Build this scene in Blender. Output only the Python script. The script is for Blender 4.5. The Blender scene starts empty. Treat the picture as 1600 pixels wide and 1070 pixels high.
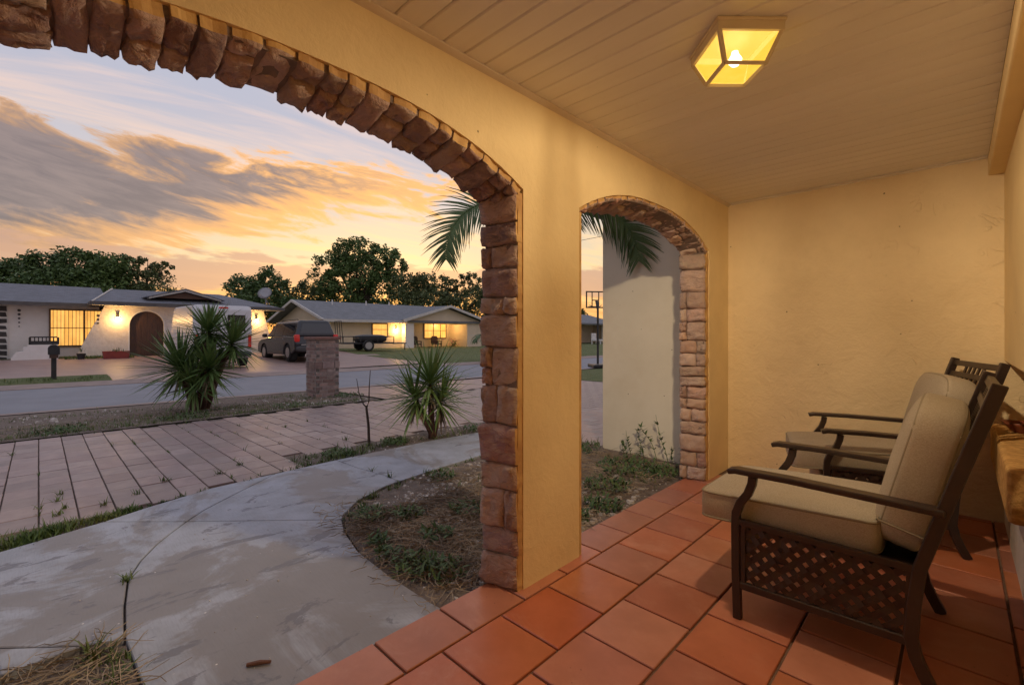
import bpy, bmesh, math, random
from mathutils import Vector, Matrix
random.seed(11)
R = math.radians
S = bpy.context.scene
C = S.collection

# ------------------------------------------------------------------ camera
cam_d = bpy.data.cameras.new('camera'); cam = bpy.data.objects.new('camera', cam_d); C.objects.link(cam)
cam.location = (0, 0, 1.25); cam.rotation_euler = (R(90), 0, R(44.145))
cam_d.sensor_width = 36; cam_d.lens = 36 * 717.8 / 1600; cam_d.shift_y = -14.8 / 1600
cam_d.clip_start = .02; cam_d.clip_end = 3000
S.camera = cam
S.view_settings.view_transform = 'Standard'; S.view_settings.look = 'None'
S.view_settings.gamma = 1; S.view_settings.exposure = .4; S.view_settings.use_curve_mapping = False
S.cycles.max_bounces = 6; S.cycles.diffuse_bounces = 4; S.cycles.glossy_bounces = 3; S.cycles.use_adaptive_sampling = True; S.cycles.adaptive_threshold = .02; S.cycles.transparent_max_bounces = 12
S.cycles.use_denoising = True
S.cycles.sample_clamp_indirect = 4

# ------------------------------------------------------------------ node helper
class NT:
    def __init__(s, tree): s.t = tree; s.n = tree.nodes; s.l = tree.links
    def new(s, typ, **kw):
        n = s.n.new(typ)
        for k, v in kw.items(): setattr(n, k, v)
        return n
    def put(s, sock, v):
        if isinstance(v, bpy.types.NodeSocket): s.l.new(v, sock)
        elif isinstance(v, (tuple, list)):
            d = sock.default_value
            v = tuple(v)
            sock.default_value = v if len(d) == len(v) else (v + (1,))[:len(d)]
        else: sock.default_value = v
    def m(s, op, a, b=0.0, c=None, clamp=False):
        n = s.new('ShaderNodeMath', operation=op, use_clamp=clamp)
        s.put(n.inputs[0], a); s.put(n.inputs[1], b)
        if c is not None: s.put(n.inputs[2], c)
        return n.outputs[0]
    def vm(s, op, a, b=(0, 0, 0), out=0):
        n = s.new('ShaderNodeVectorMath', operation=op); s.put(n.inputs[0], a); s.put(n.inputs[1], b)
        return n.outputs[out]
    def mix(s, f, a, b, mode='MIX'):
        n = s.new('ShaderNodeMix', data_type='RGBA', blend_type=mode)
        s.put(n.inputs[0], f); s.put(n.inputs[6], a); s.put(n.inputs[7], b)
        return n.outputs[2]
    def ramp(s, f, stops, mode='LINEAR'):
        n = s.new('ShaderNodeValToRGB'); cr = n.color_ramp; cr.interpolation = mode
        while len(cr.elements) < len(stops): cr.elements.new(.5)
        for e, (p, c) in zip(cr.elements, stops):
            e.position = p; e.color = (c, c, c, 1) if not isinstance(c, tuple) else (*c[:3], 1)
        s.put(n.inputs[0], f)
        return n.outputs[0]
    def smooth(s, x, lo, hi):
        n = s.new('ShaderNodeMapRange', interpolation_type='SMOOTHSTEP')
        s.put(n.inputs[0], x); s.put(n.inputs[1], lo); s.put(n.inputs[2], hi)
        return n.outputs[0]
    def noise(s, vec, scale, detail=4, rough=.55, dist=0.0, col=False):
        n = s.new('ShaderNodeTexNoise'); s.put(n.inputs['Vector'], vec)
        n.inputs['Scale'].default_value = scale; n.inputs['Detail'].default_value = detail
        n.inputs['Roughness'].default_value = rough; n.inputs['Distortion'].default_value = dist
        return n.outputs['Color' if col else 'Fac']
    def voro(s, vec, scale, feature='F1', rnd=1.0, out=0):
        n = s.new('ShaderNodeTexVoronoi', feature=feature); s.put(n.inputs['Vector'], vec)
        n.inputs['Scale'].default_value = scale; n.inputs['Randomness'].default_value = rnd
        return n.outputs[out]
    def scale3(s, vec, xyz):
        return s.vm('MULTIPLY', vec, xyz)
    def xyz(s, vec):
        n = s.new('ShaderNodeSeparateXYZ'); s.put(n.inputs[0], vec); return n.outputs
    def comb(s, x, y, z):
        n = s.new('ShaderNodeCombineXYZ')
        for i, v in enumerate((x, y, z)): s.put(n.inputs[i], v)
        return n.outputs[0]
    def bump(s, h, strength, dist):
        n = s.new('ShaderNodeBump'); n.inputs['Strength'].default_value = strength
        n.inputs['Distance'].default_value = dist; s.put(n.inputs['Height'], h)
        return n.outputs[0]

# ------------------------------------------------------------------ world: dusk sky with sunset clouds
SUN_AZ = (-.876, .543)                 # horizontal direction of the sunset glow
W = bpy.data.worlds.new('World'); S.world = W; W.use_nodes = True
w = NT(W.node_tree); w.n.clear()
geo = w.new('ShaderNodeTexCoord')
D = w.vm('NORMALIZE', geo.outputs['Generated'])
dx, dy, dz = w.xyz(D)
el = w.m('MULTIPLY', w.m('ARCSINE', dz), 180 / math.pi)
el = w.m('MAXIMUM', el, 0.0)
# azimuth in degrees, 0 along (-.6965,.7176), positive to the right
ax = w.m('ADD', w.m('MULTIPLY', dx, .7176), w.m('MULTIPLY', dy, .6965))
ay = w.m('ADD', w.m('MULTIPLY', dx, -.6965), w.m('MULTIPLY', dy, .7176))
az = w.m('MULTIPLY', w.m('ARCTAN2', ax, ay), 180 / math.pi)
hl = w.m('MAXIMUM', w.m('SQRT', w.m('ADD', w.m('MULTIPLY', dx, dx), w.m('MULTIPLY', dy, dy))), 1e-4)
cs = w.m('DIVIDE', w.m('ADD', w.m('MULTIPLY', dx, SUN_AZ[0]), w.m('MULTIPLY', dy, SUN_AZ[1])), hl)
near = w.smooth(cs, -.5, 1.0)          # 1 towards the glow
elt = w.m('DIVIDE', el, 60.0, clamp=True)
warm = w.ramp(elt, [(0, (.60, .25, .08)), (.07, (.63, .31, .115)), (.135, (.63, .49, .29)), (.20, (.58, .46, .33)),
                    (.27, (.46, .42, .44)), (.37, (.365, .365, .44)), (.50, (.37, .38, .465)), (1, (.37, .385, .475))])
cool = w.ramp(elt, [(0, (.48, .36, .35)), (.15, (.46, .38, .40)), (.35, (.42, .39, .44)), (.50, (.38, .385, .465)), (1, (.37, .385, .475))])
base = w.mix(near, cool, warm)
# plane-projected coordinates for the wisps
inv = w.m('DIVIDE', 1.0, w.m('ADD', dz, .12))
P2 = w.comb(w.m('MULTIPLY', ax, inv), w.m('MULTIPLY', ay, inv), 0.0)
rot = w.new('ShaderNodeVectorRotate', rotation_type='Z_AXIS'); w.put(rot.inputs['Vector'], P2); rot.inputs['Angle'].default_value = R(-38)
Pr = rot.outputs[0]
w1 = w.noise(w.scale3(Pr, (.55, 2.2, 1)), 1.6, 6, .6, .6)
wisp = w.smooth(w1, .44, .66)
wcol = w.mix(near, (.42, .34, .36), w.ramp(elt, [(0, (.9, .46, .16)), (.2, (.9, .56, .27)), (.34, (.66, .48, .41)), (.55, (.56, .46, .47)), (1, (.52, .45, .48))]))
c1 = w.mix(w.m('MULTIPLY', wisp, .75), base, wcol)
# main cloud bank: edges as functions of azimuth (degrees), roughened with noise
azt = w.m('DIVIDE', w.m('ADD', az, 180.0), 360.0)
def azc(pts):
    return w.m('MULTIPLY', w.ramp(azt, [((a + 180) / 360, v / 40) for a, v in pts], 'B_SPLINE'), 40.0)
e_lo = azc([(-180, 8), (-90, 7.0), (-54, 6.2), (-41, 6.6), (-31, 10.5), (-20, 13.6), (0, 17), (60, 20), (180, 8)])
e_hi = azc([(-180, 17), (-90, 20), (-52, 19.0), (-40, 18.4), (-28, 17.8), (-19, 19.5), (-8, 17.2), (10, 19.0), (60, 24), (180, 17)])
AE = w.comb(w.m('MULTIPLY', az, .055), w.m('MULTIPLY', el, .11), 0.0)
rot2 = w.new('ShaderNodeVectorRotate', rotation_type='Z_AXIS'); w.put(rot2.inputs['Vector'], AE); rot2.inputs['Angle'].default_value = R(22)
AEr = rot2.outputs[0]
n1 = w.noise(w.scale3(AEr, (1, 1.9, 1)), 1.5, 7, .62, .9)
n2 = w.noise(w.scale3(AEr, (1, 3.2, 1)), 3.4, 6, .62, .5)
nn = w.m('SUBTRACT', w.m('ADD', w.m('MULTIPLY', n1, .7), w.m('MULTIPLY', n2, .3)), .5)
elj = w.m('ADD', el, w.m('MULTIPLY', nn, 18.0))
a_lo = w.m('SUBTRACT', elj, e_lo); a_hi = w.m('SUBTRACT', e_hi, elj)
mask = w.m('MULTIPLY', w.smooth(a_lo, -.9, 1.2), w.smooth(a_hi, -.5, 1.0))
dep = w.smooth(w.m('MINIMUM', a_lo, w.m('MULTIPLY', a_hi, 1.6)), .2, 4.6)
glow = w.smooth(az, -46.0, -22.0)
litlow = w.m('MULTIPLY', w.smooth(a_lo, 4.5, .4), w.m('ADD', .35, w.m('MULTIPLY', glow, .65)))
grey = w.mix(near, (.22, .19, .22), w.mix(w.smooth(n2, .3, .7), (.225, .165, .16), (.15, .113, .12)))
ccol = w.mix(w.m('MULTIPLY', w.m('SUBTRACT', 1.0, dep), w.m('MULTIPLY', near, w.m('ADD', .5, w.m('MULTIPLY', glow, .5)))), grey, (.82, .40, .12))
ccol = w.mix(w.m('MULTIPLY', litlow, w.m('MULTIPLY', near, .72)), ccol, (.82, .385, .11))
c2 = w.mix(mask, c1, ccol)
# low bank close to the horizon
n3 = w.noise(w.scale3(AE, (1, 2.6, 1)), 2.3, 6, .6, .3)
elk = w.m('ADD', el, w.m('MULTIPLY', w.m('SUBTRACT', n3, .5), 7.0))
m3 = w.m('MULTIPLY', w.smooth(elk, 4.3, 5.4), w.smooth(elk, 8.3, 7.4))
c3 = w.mix(w.m('MULTIPLY', m3, .88), c2, w.mix(near, (.33, .26, .28), (.44, .245, .17)))
bg = w.new('ShaderNodeBackground'); w.put(bg.inputs[0], c3); bg.inputs[1].default_value = 1.0
# a little physical dusk sky underneath, sun at the horizon behind the trees
sk = w.new('ShaderNodeTexSky', sky_type='NISHITA'); sk.sun_disc = False
sk.sun_elevation = R(3); sk.sun_rotation = math.atan2(SUN_AZ[0], SUN_AZ[1])
bg2 = w.new('ShaderNodeBackground'); w.put(bg2.inputs[0], sk.outputs[0]); bg2.inputs[1].default_value = .02
ad = w.new('ShaderNodeAddShader'); w.l.new(bg.outputs[0], ad.inputs[0]); w.l.new(bg2.outputs[0], ad.inputs[1])
wo = w.new('ShaderNodeOutputWorld'); w.l.new(ad.outputs[0], wo.inputs[0])

sd = bpy.data.lights.new('sun', 'SUN'); sd.energy = .35; sd.angle = R(12); sd.color = (1, .62, .32)
sun = bpy.data.objects.new('sun', sd); C.objects.link(sun)
sun.rotation_euler = Vector((SUN_AZ[0], SUN_AZ[1], math.tan(R(3.5)))).to_track_quat('Z', 'Y').to_euler()

# ------------------------------------------------------------------ materials
MATS = {}
def mat(name, col, rough=.8, col2=None, nscale=8, detail=5, bump=0, bscale=40, bdist=.01, rnd=0, metal=0, spec=.5,
        coord='Object', extra=None, emit=None, estr=0, stretch=None):
    if name in MATS: return MATS[name]
    m = bpy.data.materials.new(name); m.use_nodes = True; MATS[name] = m
    t = NT(m.node_tree); t.n.clear()
    o = t.new('ShaderNodeOutputMaterial'); b = t.new('ShaderNodeBsdfPrincipled'); t.l.new(b.outputs[0], o.inputs[0])
    tc = t.new('ShaderNodeTexCoord'); v = tc.outputs['Object']
    oi = t.new('ShaderNodeObjectInfo')
    if coord == 'World': v = t.new('ShaderNodeNewGeometry').outputs['Position']
    elif rnd: v = t.vm('ADD', v, t.vm('MULTIPLY', t.comb(oi.outputs['Random'], oi.outputs['Random'], oi.outputs['Random']), (37.1, 91.7, 53.3)))
    if stretch: v = t.scale3(v, stretch)
    c = col
    if col2:
        f = t.noise(v, nscale, detail, .6)
        f = t.smooth(f, .32, .68)
        c = t.mix(f, col, col2)
    if rnd:
        hv = t.new('ShaderNodeHueSaturation')
        t.put(hv.inputs['Value'], t.m('ADD', 1 - rnd / 2, t.m('MULTIPLY', oi.outputs['Random'], rnd)))
        t.put(hv.inputs['Saturation'], t.m('ADD', 1 - rnd * .35, t.m('MULTIPLY', t.m('FRACT', t.m('MULTIPLY', oi.outputs['Random'], 7.31)), rnd * .7)))
        t.put(hv.inputs['Hue'], t.m('ADD', .5 - rnd * .02, t.m('MULTIPLY', t.m('FRACT', t.m('MULTIPLY', oi.outputs['Random'], 3.77)), rnd * .04)))
        t.put(hv.inputs['Color'], c); c = hv.outputs[0]
    b.inputs['Roughness'].default_value = rough; b.inputs['Metallic'].default_value = metal
    b.inputs['Specular IOR Level'].default_value = spec
    h = None
    if bump: h = t.noise(v, bscale, 6, .6)
    if extra: c, h = extra(t, v, c, h, b)
    t.put(b.inputs['Base Color'], c)
    if bump: t.l.new(t.bump(h, bump, bdist), b.inputs['Normal'])
    if emit:
        t.put(b.inputs['Emission Color'], emit); b.inputs['Emission Strength'].default_value = estr
    return m

def stucco_extra(marks):
    def fn(t, v, c, h, b):
        a = t.noise(v, 9, 6, .62, .4)              # trowel relief
        r = t.m('ABSOLUTE', t.m('SUBTRACT', t.noise(v, 6.5, 1.5, .45, 1.2), .5))
        ridge = t.smooth(r, .012, .0)               # curling trowel ridges
        gate = t.m('MULTIPLY', t.smooth(t.noise(v, 3.1, 2), .46, .60), t.smooth(t.noise(v, 10.5, 1), .50, .60))
        ridge = t.m('MULTIPLY', ridge, gate)
        fine = t.noise(v, 70, 3)
        h2 = t.m('ADD', t.m('MULTIPLY', a, .8), t.m('ADD', t.m('MULTIPLY', fine, .12), t.m('MULTIPLY', ridge, .18)))
        d = t.voro(t.vm('ADD', v, t.vm('MULTIPLY', t.noise(v, 6, 2, col=True), (.05, .05, .05))), 7.5)
        dot = t.m('MULTIPLY', t.smooth(d, .055, .03), t.smooth(t.noise(v, 2.3, 1), .47, .5))
        c = t.mix(t.m('MULTIPLY', dot, .8), c, (.09, .05, .025))
        dirt = t.smooth(t.noise(v, 1.7, 5, .65), .42, .8)
        c = t.mix(t.m('MULTIPLY', dirt, .22), c, (.48, .34, .18))
        return c, h2
    return fn
stucco = mat('stucco_yellow', (.84, .655, .355), .85, (.79, .61, .33), 2.2, bump=.5, bdist=.014, coord='World', spec=.25, extra=stucco_extra(1.0))
stucco_end = mat('stucco_end_wall', (.83, .655, .395), .85, (.78, .61, .36), 2.2, bump=1.0, bdist=.02, coord='World', spec=.25, extra=stucco_extra(1.2))
stucco_cream = mat('stucco_cream', (.76, .70, .57), .9, (.71, .65, .52), 2.2, bump=.25, bdist=.01, coord='World', spec=.2, extra=stucco_extra(.3))
sponge = mat('sponge_stucco', (.78, .48, .18), .9, (.55, .30, .10), 26, bump=.7, bscale=60, bdist=.012, coord='World', spec=.2)
white_low = mat('white_low_wall', (.66, .62, .57), .8, (.58, .54, .50), 6, bump=.15, bscale=30, coord='World')
paint_edge = mat('painted_stone_edge', (.66, .42, .16), .8, (.48, .27, .10), 9, bump=.4, bscale=24, bdist=.01, coord='World')
def stone_extra(t, v, c, h, b):
    st = t.noise(t.scale3(v, (1, 1, 2.4)), 11, 6, .65, 1.2)
    c = t.mix(t.smooth(st, .42, .66), c, (.46, .32, .26))
    dk = t.smooth(t.noise(v, 6, 5, .7), .56, .76)
    c = t.mix(t.m('MULTIPLY', dk, .55), c, (.13, .095, .095))
    h2 = t.m('ADD', t.m('MULTIPLY', t.noise(t.scale3(v, (1, 1, 1.8)), 14, 6, .6, 1.0), 1.0), t.m('MULTIPLY', h, .25))
    return c, h2
stone = mat('cut_stone', (.47, .335, .30), .82, (.52, .36, .29), 6, bump=1.0, bscale=70, bdist=.022, rnd=.55, spec=.3, extra=stone_extra)
def stone2_extra(t, v, c, h, b):
    c, h2 = stone_extra(t, v, c, h, b)
    pz = t.xyz(t.new('ShaderNodeNewGeometry').outputs['Position'])[2]
    return c, h2
stone_dark = mat('cut_stone_dark', (.31, .205, .195), .82, (.37, .24, .21), 6, bump=1.0, bscale=70, bdist=.022, rnd=.5, spec=.3, extra=stone_extra)
stone_sand = mat('cut_stone_sand', (.56, .43, .34), .82, (.48, .34, .28), 6, bump=1.0, bscale=70, bdist=.022, rnd=.4, spec=.3, extra=stone_extra)
stone_tan = mat('cut_stone_tan', (.50, .35, .27), .82, (.56, .41, .32), 6, bump=.6, bscale=70, bdist=.014, rnd=.4, spec=.3,
                extra=lambda t, v, c, h, b: (t.mix(t.m('MULTIPLY', t.smooth(t.noise(v, 5, 5, .7), .62, .78), .6), c, (.14, .10, .10)),
                                             t.m('ADD', t.noise(v, 15, 6, .6, 1.0), t.m('MULTIPLY', h, .25))))
mortar = mat('mortar', (.26, .19, .155), .95, (.18, .135, .115), 20, bump=.4, bscale=60, coord='World')
def tile_extra(t, v, c, h, b):
    sc = t.smooth(t.noise(v, 3.2, 6, .7, .4), .5, .75)
    c = t.mix(t.m('MULTIPLY', sc, .40), c, (.60, .31, .21))
    sp = t.smooth(t.voro(v, 26), .10, .05)
    sp = t.m('MULTIPLY', sp, t.smooth(t.noise(v, 9, 2), .6, .63))
    c = t.mix(t.m('MULTIPLY', sp, .7), c, (.12, .04, .02))
    t.put(b.inputs['Roughness'], t.m('ADD', .24, t.m('MULTIPLY', t.noise(v, 7, 5, .65), .28)))
    return c, t.m('ADD', t.noise(v, 4, 2), t.m('MULTIPLY', t.noise(v, 60, 3), .06))
tile_m = mat('terracotta_tile', (.47, .165, .092), .4, (.40, .135, .072), 5, bump=.2, bdist=.01, rnd=.27, extra=tile_extra)
grout = mat('grout', (.22, .135, .095), .95, (.15, .09, .065), 18, bump=.3, bscale=90, coord='World')
board_m = mat('ceiling_board', (.82, .78, .74), .5, (.78, .74, .69), 3, bump=.05, bscale=9, bdist=.01, rnd=.05, stretch=(.3, 3, 1))
trim_m = mat('trim_board', (.68, .56, .40), .55, (.62, .50, .35), 5, bump=.1, bscale=20, coord='World')
lamp_white = mat('lamp_metal', (.74, .64, .48), .45, (.70, .60, .44), 10)
def conc_extra(t, v, c, h, b):
    big = t.noise(t.scale3(v, (1, 1.0, 1)), .85, 8, .66, .9)
    p1 = t.smooth(big, .49, .56)
    c = t.mix(t.m('MULTIPLY', p1, .72), c, (.205, .18, .165))
    md = t.noise(t.scale3(v, (1.8, .8, 1)), 2.6, 8, .72, .6)
    p2 = t.smooth(md, .565, .60)
    c = t.mix(t.m('MULTIPLY', p2, .7), c, (.15, .145, .165))
    br = t.noise(t.scale3(v, (14, 140, 1)), 1, 3); c = t.mix(t.m('MULTIPLY', t.smooth(br, .4, .8), .25), c, (.17, .165, .17))
    sp = t.m('MULTIPLY', t.smooth(t.voro(v, 17), .09, .05), t.smooth(t.noise(v, 3.3, 2), .57, .6))
    c = t.mix(sp, c, (.72, .69, .66))
    d2 = t.m('MULTIPLY', t.smooth(t.voro(t.vm('ADD', v, (3.3, 1.7, 0)), 13), .06, .03), t.smooth(t.noise(v, 2.1, 2), .55, .6))
    c = t.mix(d2, c, (.06, .05, .05))
    t.put(b.inputs['Roughness'], t.m('SUBTRACT', .72, t.m('MULTIPLY', p1, .18)))
    return c, t.m('ADD', t.m('MULTIPLY', t.noise(v, 120, 3), .3), t.m('MULTIPLY', p1, -.5))
concrete = mat('painted_concrete', (.40, .42, .48), .7, (.32, .335, .375), 4.5, 8, bump=.2, bdist=.004, coord='World', extra=conc_extra)
def paver_extra(t, v, c, h, b):
    wp = t.new('ShaderNodeNewGeometry').outputs['Position']
    st = t.smooth(t.noise(t.scale3(wp, (.8, 1.6, 1)), 1.1, 6, .65, .6), .48, .66)
    c = t.mix(t.m('MULTIPLY', st, .5), c, (.24, .18, .18))
    return c, t.m('ADD', t.m('MULTIPLY', h, .6), t.noise(v, 12, 4))
paver_m = mat('paver', (.345, .26, .24), .45, (.28, .21, .20), 7, bump=.18, bscale=140, bdist=.006, rnd=.34, spec=.55, extra=paver_extra)
pink_conc = mat('pink_concrete', (.37, .25, .215), .45, (.30, .205, .185), 1.6, 7, bump=.2, bscale=60, bdist=.006, coord='World', spec=.55)
asphalt = mat('asphalt', (.255, .26, .29), .8, (.22, .225, .25), 1.2, 8, bump=.5, bscale=140, bdist=.006, coord='World')
gutter_m = mat('gutter_concrete', (.33, .25, .215), .75, (.26, .20, .18), 2.5, 7, bump=.3, bscale=60, bdist=.006, coord='World')
dirt = mat('soil', (.14, .105, .085), .95, (.22, .175, .145), 9, 8, bump=.9, bscale=26, bdist=.03, coord='World')
ground_m = mat('ground_cover', (.075, .10, .035), .95, (.13, .12, .06), 1.2, 8, bump=.9, bscale=18, bdist=.04, coord='World')
lawn_m = mat('lawn', (.10, .135, .04), .95, (.15, .165, .065), 2.2, 8, bump=1, bscale=30, bdist=.06, coord='World')
def leafm(name, c1, c2, rough=.5, rnd=0):
    def fx(t, v, c, h, b):
        b.inputs['Transmission Weight'].default_value = 0
        return c, h
    return mat(name, c1, rough, c2, 3.0, 3, coord='World', spec=.35)
leaf_dark = leafm('leaf_dark', (.06, .11, .038), (.11, .17, .055))
leaf_mid = leafm('leaf_mid', (.07, .13, .038), (.135, .20, .06))
leaf_olive = leafm('leaf_olive', (.075, .105, .038), (.135, .16, .06))
yucca_m = leafm('yucca_leaf', (.11, .19, .045), (.20, .28, .085), .4)
yucca_dk = leafm('yucca_leaf_dark', (.075, .14, .04), (.15, .225, .07), .4)
palm_m = leafm('palm_leaf', (.055, .10, .03), (.10, .155, .045), .5)
grass_m = leafm('grass_blade', (.07, .125, .03), (.14, .17, .05), .6)
straw_m = leafm('straw', (.40, .315, .22), (.20, .15, .105), .8)
weed_m = leafm('weed_leaf', (.05, .10, .03), (.09, .14, .045), .6)
bark = mat('bark', (.085, .06, .045), .95, (.05, .036, .03), 14, bump=.8, bscale=30, bdist=.02)
yuc_bark = mat('yucca_bark', (.15, .075, .055), .9, (.07, .04, .032), 22, bump=.8, bscale=40, bdist=.015)
chip_m = mat('shell_chip', (.60, .56, .52), .9, (.38, .33, .30), 9, coord='World')
bronze = mat('bronze_metal', (.060, .040, .033), .38, (.045, .03, .026), 9, metal=.35, spec=.5)
def fabric_extra(t, v, c, h, b):
    a = t.noise(t.scale3(v, (160, 900, 900)), 1, 2); d = t.noise(t.scale3(v, (900, 160, 900)), 1, 2)
    f = t.m('MULTIPLY', t.m('ADD', a, d), .5)
    c = t.mix(t.smooth(f, .35, .65), c, (.34, .28, .20))
    return c, t.m('ADD', t.m('MULTIPLY', f, .25), t.noise(v, 7, 3))
fabric = mat('cushion_fabric', (.58, .50, .39), .95, (.51, .44, .34), 5, bump=.35, bdist=.012, spec=.15, extra=fabric_extra)
piping_m = mat('cushion_piping', (.30, .25, .17), .9)
terra = mat('terracotta_bowl', (.30, .085, .04), .5, (.22, .06, .03), 12)
def shingle_extra(t, v, c, h, b):      # courses of shingles and cut tabs
    px_, py_, pz_ = t.xyz(v); r_ = t.m('DIVIDE', pz_, .034); row = t.m('FLOOR', r_); fr = t.m('FRACT', r_)
    tab = t.m('FRACT', t.m('ADD', t.m('DIVIDE', t.m('ADD', py_, t.m('MULTIPLY', px_, .3)), .32), t.m('MULTIPLY', row, .37)))
    ed = t.m('MAXIMUM', t.smooth(fr, .22, .05), t.smooth(tab, .08, .03))
    wn_ = t.new('ShaderNodeTexWhiteNoise', noise_dimensions='2D'); t.put(wn_.inputs['Vector'], t.comb(row, t.m('FLOOR', t.m('ADD', t.m('DIVIDE', py_, .32), t.m('MULTIPLY', row, .37))), 0.0))
    c = t.mix(t.m('MULTIPLY', wn_.outputs['Value'], .35), c, (.10, .105, .12)); c = t.mix(t.m('MULTIPLY', ed, .5), c, (.07, .07, .08))
    return c, h
shingle = mat('roof_shingle', (.20, .21, .245), .9, (.155, .163, .19), 3, 8, bump=.6, bscale=60, bdist=.01, coord='World', extra=shingle_extra)
shingle2 = mat('roof_shingle_grey', (.23, .24, .26), .9, (.18, .19, .205), 3, 8, bump=.6, bscale=60, bdist=.01, coord='World', extra=shingle_extra)
fascia_dk = mat('fascia_dark', (.10, .095, .095), .6, (.075, .07, .07), 4)
fascia_wt = mat('fascia_white', (.60, .58, .55), .6, (.53, .51, .48), 4)
wall_white = mat('wall_white', (.80, .77, .75), .85, (.75, .72, .69), 3, 6, bump=.4, bscale=9, bdist=.02, coord='World')
wall_rough = mat('wall_rough_white', (.74, .69, .63), .85, (.66, .60, .54), 6, 6, bump=.55, bscale=7, bdist=.04, coord='World')
wall_tan = mat('wall_tan', (.70, .585, .43), .85, (.65, .54, .40), 2, 6, bump=.2, bscale=20, bdist=.01, coord='World')
wood_dk = mat('dark_wood', (.085, .042, .026), .5, (.055, .027, .018), 5, bump=.2, bscale=30, stretch=(6, 6, .5))
black_m = mat('black_metal', (.018, .018, .020), .4, (.028, .028, .030), 8)
slate_m = mat('slate_dark', (.035, .032, .034), .7, (.055, .05, .05), 8, rnd=.3)
red_pot = mat('red_planter', (.28, .045, .03), .6, (.2, .03, .025), 8)
glass_dk = mat('dark_glass', (.010, .012, .016), .05, spec=1.0)
def glow_extra(t, v, c, h, b):        # drawn curtains: soft vertical folds and dimmer furniture shapes
    wp = t.new('ShaderNodeNewGeometry').outputs['Position']
    f = t.noise(t.scale3(wp, (2, 9, .5)), 1, 3); g_ = t.smooth(t.noise(wp, 1.6, 4, .6), .35, .7)
    e_ = t.mix(t.smooth(f, .3, .7), (1.0, .52, .12), (.80, .36, .06)); e_ = t.mix(t.m('MULTIPLY', g_, .45), e_, (.45, .18, .03))
    t.put(b.inputs['Emission Color'], e_); b.inputs['Emission Strength'].default_value = 1.0
    return c, h
win_glow = mat('lit_window', (.5, .3, .1), .3, (.4, .24, .1), 3, extra=glow_extra)
frame_br = mat('window_frame', (.16, .09, .05), .6, (.12, .07, .04), 8)
sconce_glow = mat('sconce_glow', (.9, .7, .4), .4, emit=(1.0, .72, .28), estr=9)
suv_paint = mat('suv_paint', (.062, .063, .068), .2, metal=.7, spec=.6)
van_paint = mat('van_paint', (.62, .62, .64), .3, spec=.5)
tail_red = mat('tail_light', (.45, .012, .012), .2, spec=.6, emit=(1, .05, .03), estr=.06)
chrome = mat('wheel_alloy', (.42, .42, .43), .3, metal=.8)
rubber = mat('tyre_rubber', (.02, .02, .02), .85)
pillar_mortar = mat('pillar_mortar', (.42, .37, .34), .95, (.33, .29, .27), 20)
brick_m = mat('pillar_brick', (.34, .24, .215), .9, (.25, .175, .16), 12, bump=.5, bscale=60, bdist=.006, rnd=.6)
cap_m = mat('pillar_cap', (.27, .145, .12), .9, (.20, .11, .09), 12, bump=.4, bscale=50, coord='World')
white_m = mat('white_paint', (.68, .67, .65), .6)
dish_m = mat('dish_grey', (.30, .30, .32), .5)
pink_fl = mat('pink_flower', (.55, .22, .25), .8)

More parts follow.
